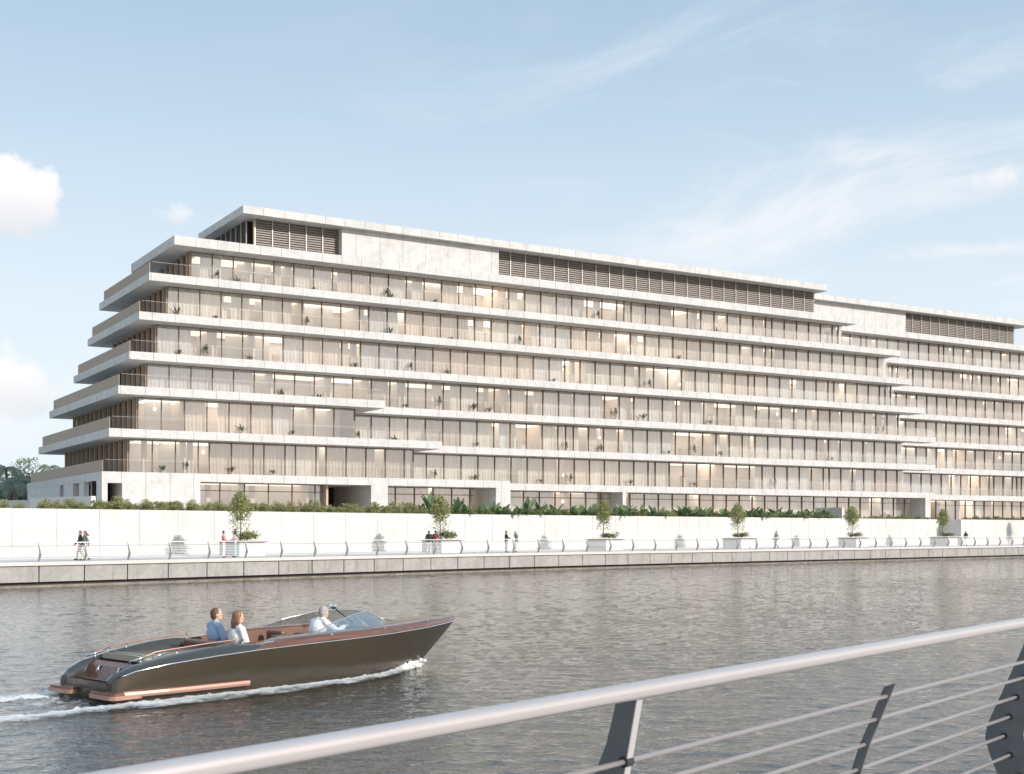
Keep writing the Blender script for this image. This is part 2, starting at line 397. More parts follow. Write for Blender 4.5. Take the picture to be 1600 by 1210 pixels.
# retaining walls (the second stands forward of the first)
s_end = s_at(1471, 12); 
def retaining(name, label, s0, s1, off, top):
    root = empty(name, (*Q(s0+1, off)[0], DECK), label=label, cat='wall'); L = 3.05
    mb = MB(); s = s1
    while s > s0:
        strip(mb, max(s-L+.022, s0), s, off, off+.35, DECK+.003, top, L); s -= L
    under(mb.build('stone_panel', M['wallstone']), root)
    mb = MB(); strip(mb, s0+.02, s1-.02, off+.05, off+.6, DECK+.003, top-.03, 3); under(mb.build('backing', M['quay']), root)
retaining('retaining_wall', 'long white stone retaining wall behind the promenade, below the hedge', S0, s_end, 12, WTOP)
s_w2 = s_at(1504, 9.2)
retaining('retaining_wall', 'white retaining wall section at the far right that steps forward', s_w2, S1, 9.2, WTOP-.02)
pa, ta, na = Q(s_w2, 9.2)
mb = MB(); mb.obox(pa+na*1.9-ta*.18, ta, na, .17, 1.9, DECK+.003, WTOP-.03)
tag(mb.build('return_wall', M['stone_plain']), 'short shaded return wall where the far right wall steps forward', 'wall')

# ================================================================== building
ROT = math.atan2(da.y, da.x)
Z0, FH, TH = EYE+5.07, 3.7, .72
US = [0, .6, 1.42, 3.65, 4.62, 5.63, 8.0]; VS = [0, 0, .15, 5.15, 5.5, 5.9, 6.1]; DV = [32.8, 29.8, 28.4, 27.4, 25.4, 24.7, 21.2]
UR = [109.5, 109.9, 109.9, 107.5, 105.3, 103.6, 95.9]
FR = {0: 40.5, 1: 32.7, 2: 26.6}
GE = [u_at(1412, 7.7), u_at(1412, 7.7), u_at(1407, 7.3), u_at(1397, 7.6), u_at(1387, 8.0), u_at(1316, 8.2)]   # glass right ends per storey
GL = [2.8, 3.6, 5.8, 6.8, 7.9, 10.2]; GV = [2.1, 2.1, 7.3, 7.6, 8.0, 8.2]
GF = {0: 30.5, 1: 24.2}
main = empty('apartment_building', (P0.x, P0.y, TERR), ROT, 'long white seven storey apartment building with stepped stone balcony slabs and glass fronts', 'building')
wing = empty('apartment_building', (P0.x, P0.y, TERR), ROT, 'farther right hand apartment block set back behind the end of the long one', 'building')
OFZ = -TERR    # children use local z
def part(mb, name, mat, root, **k):
    o = mb.build(name, mat, root, **k); o.location.z = OFZ; return o
zt = [Z0+FH*k for k in range(7)]
for k in range(7):
    uL, v0, D = US[k], VS[k], DV[k]; g = GE[max(0, k-1)] if k else GE[0]
    vm = 5.5 if k < 5 else 6.1
    if k < 3:
        poly = [(uL, v0), (FR[k], v0), (FR[k], 5.5), (UR[k], 5.5), (UR[k], 7.9), (g, 7.9), (g, D), (uL, D)]
    else:
        v0 = VS[k]; poly = [(uL, v0), (UR[k], v0), (UR[k], 8.1), (g, 8.1), (g, D), (uL, D)]
    th = TH if k < 6 else .86
    part(MB().prism(poly, zt[k]-th, zt[k]), 'balcony_slab' if k else 'floor_slab', M['stone'], main)
# roof slab + penthouse
RZ = EYE+30.7; PU0 = 14.3; PUR = u_at(1294, 5.3); pg = u_at(1273, 6.9)
part(MB().prism([(PU0, 5.3), (PUR, 5.3), (PUR, 19), (PU0, 19)], RZ-.74, RZ), 'roof', M['stone'], main)
ua, ub_, uc = u_at(398, 6.9), u_at(534, 6.15), u_at(779, 6.15)
pz0, pz1 = zt[6], RZ-.74
part(MB().box(ub_, uc, 6.102, 17, pz0-.0, pz1-.002), 'penthouse_wall', stone('pale_stone_wall', (.595, .58, .56), 2.6, .045, mott=.2, streak=.12), main)
def louvres(root, u0, u1, v, n, z0, z1):
    w_ = (u1-u0)/n
    for i in range(n):
        a = u0+i*w_; mb = MB()
        mb.box(a, a+.07, v-.06, v+.12, z0, z1, 1); mb.box(a+.07, a+w_, v+.2, v+.24, z0, z1, 2)
        z = z0+.05
        while z < z1-.12:
            mb.add([(a+.07, v, z), (a+w_, v, z), (a+w_, v+.16, z+.16), (a+.07, v+.16, z+.16), (a+.07, v, z+.03), (a+w_, v, z+.03), (a+w_, v+.16, z+.19), (a+.07, v+.16, z+.19)],
                   [(0, 3, 2, 1), (4, 5, 6, 7), (0, 1, 5, 4), (1, 2, 6, 5), (2, 3, 7, 6), (3, 0, 4, 7)]); z += .23
        part(mb, 'louvre_panel', [M['louvre'], M['palemetal'], M['mullion']], root)
louvres(main, ua, ub_-.02, 6.9, 5, pz0, pz1)
louvres(main, uc+.02, pg, 6.9, 25, pz0, pz1)
mb = MB().box(ua-.14, ua-.02, 6.75, 7.0, pz0, pz1)
v = 7.6
while v < 16: mb.box(ua-.62, ua-.51, v, v+.12, pz0, pz1); v += 1.5
part(mb, 'corner_fin', M['fin'], main)
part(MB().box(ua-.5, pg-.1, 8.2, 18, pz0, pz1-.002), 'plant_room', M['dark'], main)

# windows ------------------------------------------------------------
def curtain_pts(u0, u1, v, z0, z1, ph):
    n = max(4, int((u1-u0)/.07)); lo = []; hi = []
    for i in range(n+1):
        u = u0+(u1-u0)*i/n; d = .05*math.sin(ph+i*1.25)+.02*math.sin(ph*2+i*.5)
        lo.append((u, v+d, z0)); hi.append((u, v+d, z1))
    return [lo, hi]
def win_geo(fr, pn, cu, u0, u1, v, z0, z1, kind, mull=True, dep=.13, transom=None, fm=0, gm=0, cm=0, wid=.06):
    """one bay: left mullion, head and sill rails, pane, curtain"""
    if mull: fr.box(u0-wid/2, u0+wid/2, v-dep, v+.06, z0, z1, fm)
    fr.box(u0+wid/2, u1-wid/2, v-.03, v+.03, z0, z0+.06, fm); fr.box(u0+wid/2, u1-wid/2, v-.03, v+.03, z1-.07, z1, fm)
    if transom: fr.box(u0+wid/2, u1-wid/2, v-.05, v+.04, transom, transom+.07, fm)
    pn.add([(u0+wid/2, v, z0+.06), (u1-wid/2, v, z0+.06), (u1-wid/2, v, z1-.07), (u0+wid/2, v, z1-.07)], [(0, 1, 2, 3)], gm)
    if kind[0] == 'c':   # curtain across a share of the bay
        f0, f1 = kind[1], kind[2]; cu.grid(curtain_pts(u0+(u1-u0)*f0, u0+(u1-u0)*f1, v+.35, z0+.02, z1-.05, random.random()*6), cm)
        return True
    return False
wins = {'main': [], 'wing': []}   # (score, args, curtain colour)
def bay_kinds(n):
    out = []; k = 0
    while len(out) < n:
        L = random.choice([1, 2, 2, 3, 4]); c = random.choices([0, 1, 2, 3, 4, None], [6, 4, 4, 3, 3, 6])[0]
        for _ in range(L):
            if c is None: out.append((('o',), 0))
            else:
                r = random.random()
                kd = ('c', 0, 1) if r < .7 else (('c', 0, random.uniform(.35, .7)) if r < .85 else ('c', random.uniform(.3, .6), 1))
                out.append((kd, c))
    return out[:n]
def row(which, u0, u1, v, z0, z1, sp=2.06, transom=None, narrow=.08):
    u = u0; lst = []
    while u < u1-.4:
        s = sp*(.5 if random.random() < narrow else 1); e = min(u+s, u1); lst.append((u, e)); u = e
    kinds = bay_kinds(len(lst))
    for (a, c), (kd, cc) in zip(lst, kinds):
        if c-a < .3: continue
        Yd = P0.y+a*da.y+v*db.y; pxx = 800+FPX*(P0.x+a*da.x+v*db.x)/Yd
        vis = 1 if -20 < pxx < 1620 else .01
        wins[which].append(((c-a)*(z1-z0)/Yd**2*vis, (a, c, v, z0, z1), kd, cc, transom))
for k in range(6):
    z0, z1 = zt[k], zt[k+1]-(TH if k < 5 else .86)
    if k in GF:
        row('main', GL[k], GF[k], GV[k], z0, z1); row('main', GF[k]+.3, GE[k], 7.7, z0, z1)
    else: row('main', GL[k], GE[k], GV[k], z0, z1)
# rooms behind the glass
def emis(name, col, k):
    m, b, p, nt = newmat(name); p.inputs['Emission Color'].default_value = (*col, 1); p.inputs['Emission Strength'].default_value = k; p.inputs['Base Color'].default_value = (.8, .8, .8, 1); return m
M['roomglow'] = emis('added_ceiling_glow', (1, .86, .70), .9); M['roomglow_mid'] = emis('added_ceiling_glow_mid', (1, .85, .68), 1.5); M['roomglow_high'] = emis('added_ceiling_glow_high', (1, .88, .74), 2.6); M['bulb'] = emis('lamp_globe', (1, .93, .82), 1.4)  # three ceiling glow levels are added fill; the globe is for the pendants
def rooms(root, u0, u1, v, z0, z1, depth=5.5):
    ml = MB(); u = u0+1.0; lv = 0
    while u < u1-2.6:
        if random.random() < .45: lv = random.choice([0, 0, 1, 2])
        ml.box(u, u+2.4, v+2.0, v+5.0, z1-.05, z1-.004, lv); u += 2.6
    part(ml, 'added_ceiling_glow', [M['roomglow'], M['roomglow_mid'], M['roomglow_high']], root)  # glowing ceiling panels added to brighten the rooms and warm the glass
    for _ in range(int((u1-u0)/16)):
        uu = random.uniform(u0+1, u1-1); mg = MB(); mg.ell((uu, v+1.1, z0+random.choice([2.1, 1.9, 1.2])), (.16, .16, .18), 10, 8); mg.tube([(uu, v+1.1, z0+2.2), (uu, v+1.1, z1)], .012, 5); part(mg, 'pendant_lamp', M['bulb'], root)
    mb = MB(); mb.box(u0, u1, v+depth, v+depth+.2, z0+.002, z1-.002, 2)
    u = u0+random.uniform(3, 6)
    while u < u1-1:
        mb.box(u, u+.18, v+.55, v+depth-.002, z0+.002, z1-.002, random.choice([0, 0, 1]))
        u += random.choice([4.12, 6.18, 8.24])
    u = u0+1.3
    while u < u1-2:
        r = random.random()
        if r < .6: mb.box(u, u+random.uniform(.35, .6), v+.75, v+1.2, z0+.002, z0+random.choice([1.1, 1.5, 2.98]), 3)
        if .3 < r < .5: mb.box(u+1.0, u+2.3, v+1.6, v+2.3, z0+.002, z0+.75, 1)
        if r > .62: mb.box(u, u+random.uniform(2, 3.6), v+3.0, v+3.12, z0+.002, z1-.01, 0)
        u += random.choice([2.06, 4.12, 4.12])
    part(mb, 'interior', [M['room'], M['room2'], M['core'], M['oak']], root)
for k in range(6):
    z0, z1 = zt[k], zt[k+1]-(TH if k < 5 else .86)
    if k in GF:
        rooms(main, GL[k]+.1, GF[k]-.1, GV[k], z0, z1, 5.2); rooms(main, GF[k]+.5, GE[k], 7.7, z0, z1)
        part(MB().box(GF[k]-.02, GF[k]+.2, GV[k]+.08, 7.6, z0, z1), 'end_wall', M['mullion'], main)
    else: rooms(main, GL[k]+.1, GE[k], GV[k], z0, z1)
    # shaded left side: dark glazing behind close bronze fins
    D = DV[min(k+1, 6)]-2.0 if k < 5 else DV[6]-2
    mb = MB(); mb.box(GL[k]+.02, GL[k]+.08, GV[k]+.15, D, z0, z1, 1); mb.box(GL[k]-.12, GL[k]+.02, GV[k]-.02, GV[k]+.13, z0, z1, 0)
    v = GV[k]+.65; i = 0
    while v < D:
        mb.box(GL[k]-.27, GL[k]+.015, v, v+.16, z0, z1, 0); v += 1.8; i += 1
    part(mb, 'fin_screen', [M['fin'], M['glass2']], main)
    part(MB().box(GL[k]+1.2, GL[k]+1.4, GV[k]+5.0, D, z0+.003, z1-.003), 'side_lining', M['mullion'], main)
    part(MB().box(GL[k]+.1, GE[k]-.1, D, D+.2, z0+.002, z1-.002), 'rear_wall', M['stone_plain'], main)
# balustrades
for k in range(6):
    uL = US[k]; v0 = VS[k]; D = DV[k]
    part(MB().box(uL+.10, uL+.15, v0+.25, D-1.6, zt[k], zt[k]+1.0).box(uL+.155, uL+1.6, D-1.65, D-1.6, zt[k], zt[k]+1.0), 'side_parapet', M['bronze'], main)
    segs = [(uL+.3, FR[k]-.15, v0+.12), (FR[k]+.1, UR[k]-.15, 5.62)] if k in FR else [(uL+.3, UR[k]-.15, v0+.12)]
    for a, c, v in segs:
        mb = MB(); u = a
        while u < c-.2:
            e = min(u+2.06, c); mb.box(u+.012, e-.012, v, v+.016, zt[k], zt[k]+1.02, 0); u = e
        mb.box(a, c, v-.004, v+.020, zt[k]+1.022, zt[k]+1.036, 1)
        if k in FR and a < 10: mb.box(c-.016, c, v+.05, 5.4, zt[k], zt[k]+1.02, 0)
        part(mb, 'glass_balustrade', [M['balglass'], M['palemetal']], main)
# ground storey ------------------------------------------------------
gz0, gz1 = TERR, zt[0]-TH; x0_ = lambda px: u_at(px, 0)
c1, c2, c3 = x0_(168), x0_(191), x0_(313)
def gw(*bx):
    mb = MB()
    for q in bx: mb.box(*q)
    part(mb, 'ground_floor_wall', M['stone'], main)
gw((0, c1, 0, .6, gz0, gz1)); gw((c1, c2, 0, .6, gz1-.25, gz1)); gw((c2, c3, 0, .6, gz0, gz1)); gw((c2, c2+.3, .6, 7, gz0, gz1)); gw((c3-.3, c3, .6, 3, gz0, gz1))
gw((x0_(580), x0_(606), 0, 9, gz0, gz1)); gw((x0_(775), FR[0], 0, 5.3, gz0, gz1))
for px in (968, 1441): gw((u_at(px+5, 5.5), u_at(px+5, 5.5)+(.5 if px < 1000 else 1.0), 5.5, 8.0, gz0, gz1))
mb = MB(); v = .6; cuts = [(2.0, 6.8, .35), (8.6, 11.0, 1.4), (15.0, 16.6, 1.2)]
last = .6
for a, c, d in cuts:
    mb.box(.02, .5, last, a, gz0, gz1); mb.box(d+.3, d+.5, a, c, gz0, gz1); last = c
mb.box(.02, .5, last, 32.6, gz0, gz1); part(mb, 'side_wall', M['stone_plain'], main); part(MB().box(2.0, 2.2, .62, 32, gz0, gz1), 'side_backing', M['dark'], main)
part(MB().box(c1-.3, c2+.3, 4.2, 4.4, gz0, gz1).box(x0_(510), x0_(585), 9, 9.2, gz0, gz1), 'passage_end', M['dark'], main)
row('main', c3, x0_(515), 1.6, gz0, gz1, 2.3, gz1-.75, 0); row('main', x0_(606)+.05, x0_(762), 2.8, gz0, gz1, 2.1, gz1-.75, 0)
row('main', FR[0]+.3, u_at(970, 8.0), 8.0, gz0, gz1, 2.06, gz1-.7, 0); row('main', u_at(984, 8.0), u_at(1438, 8.0), 8.0, gz0, gz1, 2.06, gz1-.7, 0)
rooms(main, c3, x0_(515), 1.6, gz0, gz1, 4); rooms(main, x0_(606)+.1, x0_(770), 2.8, gz0, gz1, 4); rooms(main, FR[0]+.5, u_at(1438, 8), 8.0, gz0, gz1, 5)
part(MB().box(x0_(515), x0_(515)+.2, .8, 5.5, gz0, gz1), 'passage_cheek', M['fin'], main)
# wing ---------------------------------------------------------------
WV = 11.0; WU1 = 152
for k in range(7):
    g = (GE[max(0, k-1)] if k < 7 else GE[5])+.03
    part(MB().prism([(g, WV), (WU1, WV), (WU1, 34), (g, 34)], zt[k]-(TH if k < 6 else .8), zt[k]), 'balcony_slab', M['stone'], wing)
    if k < 6:
        z0, z1 = zt[k], zt[k+1]-(TH if k < 5 else .8); g = GE[k]+.05
        row('wing', g, WU1-2, WV+1.9, z0, z1, 2.06); rooms(wing, g+.3, WU1-2, WV+1.9, z0, z1)
        mb = MB(); mb.box(g+.1, WU1-.15, WV+.12, WV+.136, zt[k], zt[k]+1.02, 0); mb.box(g+.1, WU1-.15, WV+.108, WV+.148, zt[k]+1.022, zt[k]+1.036, 1)
        part(mb, 'glass_balustrade', [M['balglass'], M['palemetal']], wing)
        part(MB().box(g, WU1-2, 26, 26.2, z0+.002, z1-.002), 'rear_wall', M['stone_plain'], wing)
wu0 = GE[5]+.05
wl0, wl1 = u_at(1415, WV), u_at(1590, WV)
part(MB().box(wu0-6, wl0, WV-.004, WV+8, zt[6]+.0, RZ-.72), 'penthouse_wall', M['stone'], wing)
louvres(wing, wl0+.02, wl1, WV+.5, 13, zt[6], RZ-.72)
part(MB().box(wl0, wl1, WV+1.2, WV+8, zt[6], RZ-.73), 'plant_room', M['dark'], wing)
part(MB().prism([(wu0-6, WV-.9), (wl1+2.2, WV-.9), (wl1+2.2, 30), (wu0-6, 30)], RZ-.72, RZ-.02), 'roof', M['stone'], wing)
row('wing', u_at(1462, 12.9), WU1-2, 12.9, gz0, gz1, 2.06, gz1-.7, 0); rooms(wing, u_at(1462, 12.9), WU1-2, 12.9, gz0, gz1, 5)
# emit windows: the hundred that show largest as parts, the rest as one
for which, root in (('main', main), ('wing', wing)):
    L = sorted(wins[which], key=lambda t: -t[0])
    for sc, (a, c, v, z0, z1), kd, cc, tr in L[:100]:
        fr, pn, cu = MB(), MB(), MB()
        has = win_geo(fr, pn, cu, a, c, v, z0, z1, kd, transom=tr)
        f = part(fr, 'window', M['mullion'], root); pn.build('pane', M['glass'], f)
        if has: cu.build('curtain', CUR[cc], f)
    rest = MB()
    for sc, (a, c, v, z0, z1), kd, cc, tr in L[100:]:
        win_geo(rest, rest, rest, a, c, v, z0, z1, kd, transom=tr, fm=0, gm=1, cm=2+cc)
    if rest.v:
        o = part(rest, 'window', [M['mullion'], M['glass']]+CUR, root); o['kind'] = 'stuff'
# ================================================================== far promenade railing
PROF = [(0, -.50), (.05, -.75), (.11, -1.14), (.10, -1.22), (.03, -1.48), (-.02, -1.70), (.14, -1.70), (.20, -1.52), (.30, -1.27), (.325, -1.18), (.31, -1.10), (.215, -.88), (.118, -.66), (.075, -.50)]
RODS = [(.06, -.70), (.105, -.805), (.15, -.92), (.187, -1.035), (.216, -1.145), (.185, -1.26), (.13, -1.38), (.09, -1.5)]
def plate(mb, base, t, out, zf, thick, mi=0, edge=None):
    """a kinked flat post in the plane across the rail; out = unit vector to the water side"""
    n = len(PROF); vs = []
    for sgn in (-1, 1):
        for (u, z) in PROF: q = base+out*u+t*(sgn*thick/2); vs.append((q.x, q.y, zf(z)))
    fs = [tuple(range(n)), tuple(range(n, 2*n))[::-1]]+[(i, n+i, n+(i+1) % n, (i+1) % n) for i in range(n)]
    mb.add(vs, fs, mi)
zfar = lambda z: DECK+(z+1.70)*(1.06/1.21)
rail = empty('promenade_railing', (*Q(s_at(132, .1), .15)[0], DECK), label='long pale metal railing with kinked grey posts along the far promenade edge', cat='railing')
def follow(mb, off, z, r, s0, s1, seg=6, step=2.0):
    n = int((s1-s0)/step); mb.tube([(*Q(s0+(s1-s0)*i/n, off)[0], z) for i in range(n+1)], r, seg)
RS0, RS1 = s_at(-60, .15), s_at(1680, .15)
mb = MB(); follow(mb, .17, zfar(-.49), .035, RS0, RS1); under(mb.build('handrail', M['farsteel'], smooth=True), rail)
for j, (u, z) in enumerate(RODS):
    mb = MB(); follow(mb, .17-u, zfar(z), .017 if j else .02, RS0, RS1, 5); under(mb.build('rod', M['farsteel'] if j else M['farpost']), rail)
sp = s_at(132, .15); k = math.ceil((RS0-sp)/2.75)
while sp+k*2.75 < RS1:
    bpt, t, n_ = Q(sp+k*2.75, .17); mb = MB(); plate(mb, bpt, t, -n_, zfar, .05); under(mb.build('post', M['farpost']), rail); k += 1
mb = MB(); 
# ================================================================== near bridge railing
nd = Vector((.628, .778)); no = Vector((-.778, .628)); nb = Vector((.394, 3.94))
nrail = empty('bridge_railing', (nb.x, nb.y, DECK), label='close up silver tubular railing with dark plate posts crossing the lower right foreground', cat='railing')
L3 = lambda q, z: (q.x, q.y, z)
zn = lambda z: EYE+z
mb = MB(); mb.tube([L3(nb+nd*t, EYE-.49+(.0 if t > 0 else 0)) for t in np.linspace(-9, 28, 40)], .0275, 24); under(mb.build('handrail', M['steel'], smooth=True), nrail)
for j, (u, z) in enumerate([(.05, -.715), (.10, -.82), (.15, -.935), (.187, -1.05), (.216, -1.16), (.185, -1.265), (.13, -1.38), (.08, -1.5)]):
    mb = MB(); mb.tube([L3(nb+nd*t+no*u, EYE+z) for t in (-9, 28)], .0088, 12); under(mb.build('rod', M['rodsteel'], smooth=True), nrail)
for t in (-8.18, -4.09, 0, 4.09, 8.18, 12.27, 16.36, 20.45, 24.54):
    mb = MB(); plate(mb, nb+nd*t, nd, no, zn, .022); pl = under(mb.build('post', M['post'], bevel=.003), nrail)
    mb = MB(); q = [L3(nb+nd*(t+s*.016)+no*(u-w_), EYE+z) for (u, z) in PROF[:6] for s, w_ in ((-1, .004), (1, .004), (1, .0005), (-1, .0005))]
    rows = [q[i*4:i*4+4] for i in range(6)]; mb.grid(rows, closed=True); o = mb.build('sun_tint_strip', M['sunedge_tint']); o.parent = pl  # thin pale bar added to paint the sunlit inner edge of the plate
    for j, (u, z) in enumerate([(.05, -.715), (.10, -.82), (.15, -.935), (.187, -1.05), (.216, -1.16), (.185, -1.265)]):
        pass
    mb = MB()
    for (u, z) in [(.05, -.715), (.10, -.82), (.15, -.935), (.187, -1.05), (.216, -1.16), (.185, -1.265), (.13, -1.38)]:
        c_ = nb+nd*t+no*u; mb.tube([L3(c_-nd*.019, EYE+z), L3(c_+nd*.019, EYE+z)], .018, 14)
    o = mb.build('grommet', M['dark'], smooth=False); o.parent = pl
for t in (-6.13, -2.04, 2.02, 6.13, 10.2, 14.3, 18.4):
    mb = MB(); pr = [(.035, -.665), (.05, -.70), (.10, -.82), (.15, -.935), (.187, -1.05), (.216, -1.16), (.185, -1.265), (.13, -1.38), (.07, -1.52)]
    rows = []
    for (u, z) in pr:
        c_ = nb+nd*t
        rows.append([L3(c_+no*(u-.026)-nd*.006, EYE+z+.01), L3(c_+no*(u+.026)-nd*.006, EYE+z-.01), L3(c_+no*(u+.026)+nd*.006, EYE+z-.01), L3(c_+no*(u-.026)+nd*.006, EYE+z+.01)])
    mb.grid(rows, closed=True); k = len(mb.v); mb.add([], []); mb.f += [(0, 1, 2, 3), (k-1, k-2, k-3, k-4)]; mb.mi += [0, 0]
    under(mb.build('spacer_bar', M['post']), nrail)
mb = MB(); c_ = nb-no*1.6+nd*8; mb.obox(c_, nd, no, 22, 1.78, DECK-.35, DECK-.004); tag(mb.build('footbridge_deck', M['cap']), 'stone footbridge deck under the near railing', 'deck', kind='structure')

# ================================================================== planting
M['leaf_tree'] = leafmat('leaf_tree', (.18, .21, .065), (.46, .46, .20))
M['leaf_shrub'] = leafmat('leaf_shrub', (.13, .16, .055), (.50, .48, .23))
M['leaf_broad'] = leafmat('leaf_broad', (.06, .12, .06), (.32, .40, .19))
M['leaf_dark'] = leafmat('leaf_dark', (.05, .07, .04), (.14, .16, .09))
M['leaf_far'] = leafmat('leaf_far', (.17, .22, .17), (.36, .40, .30))
M['bark'] = simple('bark', (.22, .18, .14), .85, 0, .25, 9)
M['soil'] = simple('soil', (.06, .045, .03), .95)
def leaves(mb, cs, size, flat=.5, asp=1.8, mi=0):
    """one bent leaf at every centre"""
    for c in cs:
        a = Vector(rng.normal(size=3)); a.z = a.z*flat+.25; a.normalize(); n = Vector(rng.normal(size=3)); sd_ = a.cross(n).normalized(); L = size*rng.uniform(.6, 1.35); W = L/asp
        nn = a.cross(sd_)*(L*.12); c = Vector(c)
        mb.add([c, c+a*L*.45+sd_*W*.5+nn, c+a*L-nn, c+a*L*.45-sd_*W*.5+nn], [(0, 1, 2, 3)], mi)
def clump_pts(n, c, r, hollow=.35, clumps=9):
    pts = []; cc = [Vector(c)+Vector([x_*q for x_, q in zip(rng.normal(size=3)*.42, r)]) for _ in range(clumps)]
    while len(pts) < n:
        k = cc[rng.integers(clumps)]; d = rng.normal(size=3)*.22
        p_ = k+Vector((d[0]*r[0], d[1]*r[1], d[2]*r[2]))
        q = Vector(((p_.x-c[0])/r[0], (p_.y-c[1])/r[1], (p_.z-c[2])/r[2]))
        if q.length < 1.08: pts.append(p_)
    return pts
def small_tree(hh=3.4):
    root = empty('young_tree', label='x', cat='tree')
    mb = MB(); top = Vector((.08, .05, hh*.86)); mb.tube([(0, 0, 0), (.03, -.02, hh*.28), (-.02, .03, hh*.55), tuple(top)], [.05, .04, .028, .01], 7)
    ends = []
    for i in range(15):
        f = random.uniform(.34, .8); b0 = Vector((.01, 0, hh*f)); an = i*2.4; L = (1-f)*1.4+.25
        e = b0+Vector((math.cos(an)*L*.75, math.sin(an)*L*.75, L*.62)); mid = b0.lerp(e, .5)+Vector((0, 0, -.05)); mb.tube([b0, mid, e], [.018, .012, .005], 5); ends.append(e)
    mb.build('trunk', M['bark'], root)
    pts = []
    for _ in range(2100):
        h_ = rng.beta(1.7, 1.9); rad = 1.1*math.sin(math.pi*min(1, (h_*.88+.10)))**.7*(1.0-.30*h_); an = rng.uniform(0, 6.283); rr = rad*math.sqrt(rng.uniform(.03, 1))
        lump = .78+.3*math.sin(3*an+h_*9)*math.sin(h_*13+an)
        if rng.uniform() > .30+.7*abs(math.sin(an*2.3+h_*17)): continue
        pts.append((rr*lump*math.cos(an), rr*lump*math.sin(an), hh*.40+h_*hh*.62))
    for _ in range(130):
        an = rng.uniform(0, 6.283); pts.append((rng.uniform(.2, .85)*math.cos(an), rng.uniform(.2, .85)*math.sin(an), hh*rng.uniform(.22, .42)))
    mb = MB(); leaves(mb, pts, .15, .5, 1.8); mb.build('crown', M['leaf_tree'], root); return root
def shrub(name, pts, size, mat, stems=6, hgt=1.0, asp=1.9):
    root = empty(name, label='x', cat='shrub'); mb = MB(); leaves(mb, pts, size, .6, asp); mb.build('foliage', mat, root)
    mb = MB()
    for i in range(stems):
        an = random.uniform(0, 6.28); mb.tube([(0, 0, 0), (.12*math.cos(an), .12*math.sin(an), hgt*.4), (.32*math.cos(an), .32*math.sin(an), hgt*.8)], [.014, .01, .004], 4)
    mb.build('stem', M['bark'], root); return root
def big_leaf_plant(name, nl, L, W, mat, tilt=(.3, 1.1), cat='plant'):
    """strap or paddle leaves from one crown, each with a midrib fold and a droop"""
    root = empty(name, label='x', cat=cat); mb = MB()
    for i in range(nl):
        an = random.uniform(0, 6.283); tl = random.uniform(*tilt); l_ = L*random.uniform(.65, 1.1); w_ = W*random.uniform(.7, 1.1)
        d = Vector((math.cos(an), math.sin(an), 0)); s_ = Vector((-d.y, d.x, 0)); rows = []
        for j in range(7):
            f = j/6; hor = l_*(math.sin(tl)*f+.25*f*f); ver = l_*(math.cos(tl)*f-.42*f*f*math.sin(tl)); wd = w_*math.sin(math.pi*(.06+.90*max(0, (f-.25)/.75)))**.7 if f > .25 else .02
            c_ = d*hor+Vector((0, 0, ver)); rows.append([c_-s_*wd/2+Vector((0, 0, wd*.18)), c_, c_+s_*wd/2+Vector((0, 0, wd*.18))])
        mb.grid(rows)
    mb.build('foliage', mat, root); mb = MB(); mb.tube([(0, 0, 0), (0, 0, L*.2)], [.05, .03], 6); mb.build('stem', M['bark'], root); return root
# planters with their trees
planter_px = [(374, 'beside coral top person'), (690, 'behind leaning pair'), (947, 'third from left'), (1158, 'fourth from left'), (1338, 'fifth from left'), (1481, 'beside return wall'), (1628, 'at right picture edge')]
def make_planter():
    r = empty('tree_planter', label='x', cat='planter')
    MB().box(0, 2.1, 0, 2.3, 0, .94).build('box', M['stone_plain'], r); MB().box(-.14, 2.35, -.12, 2.42, .943, 1.03).build('seat_slab', M['mullion'], r)
    MB().box(.2, 1.9, .2, 2.1, 1.031, 1.06).build('soil', M['soil'], r); return r
pl0 = make_planter(); tr0 = small_tree(); pts = clump_pts(900, (0, 0, .38), (.75, .65, .42))
sh0 = shrub('planter_shrub', pts, .12, M['leaf_shrub'], 8, .7); sh_grass = None
for i, (px, where) in enumerate(planter_px):
    s = s_at(px, 4.8); c_, t, n_ = Q(s, 4.8); rz = math.atan2(t.y, t.x)
    r_ = pl0 if i == 0 else dup(pl0); r_.location = (c_.x, c_.y, DECK); r_.rotation_euler.z = rz
    tag(r_, 'stone tree planter with dark overhanging rim, '+where, 'planter', 'planters on the promenade')
    ctr = c_+t*.95+n_*1.2
    t_ = tr0 if i == 0 else dup(tr0); t_.location = (ctr.x, ctr.y, DECK+1.05); t_.rotation_euler.z = i*1.9; t_.scale = (1, 1, [1, 1.02, .98, 1, .97, .95, 1][i])
    tag(t_, 'slender young tree with loose olive crown in planter '+where, 'tree', 'young trees in the planters')
    q = c_+t*1.35+n_*1.0; h_ = sh0 if i == 0 else dup(sh0); h_.location = (q.x, q.y, DECK+1.04); h_.rotation_euler.z = i*1.3; h_.scale = (1.35, 1.35, 1.1 if i < 2 else .8)
    tag(h_, 'low feathery green shrub under the tree in planter '+where, 'shrub', 'shrubs in the planters')
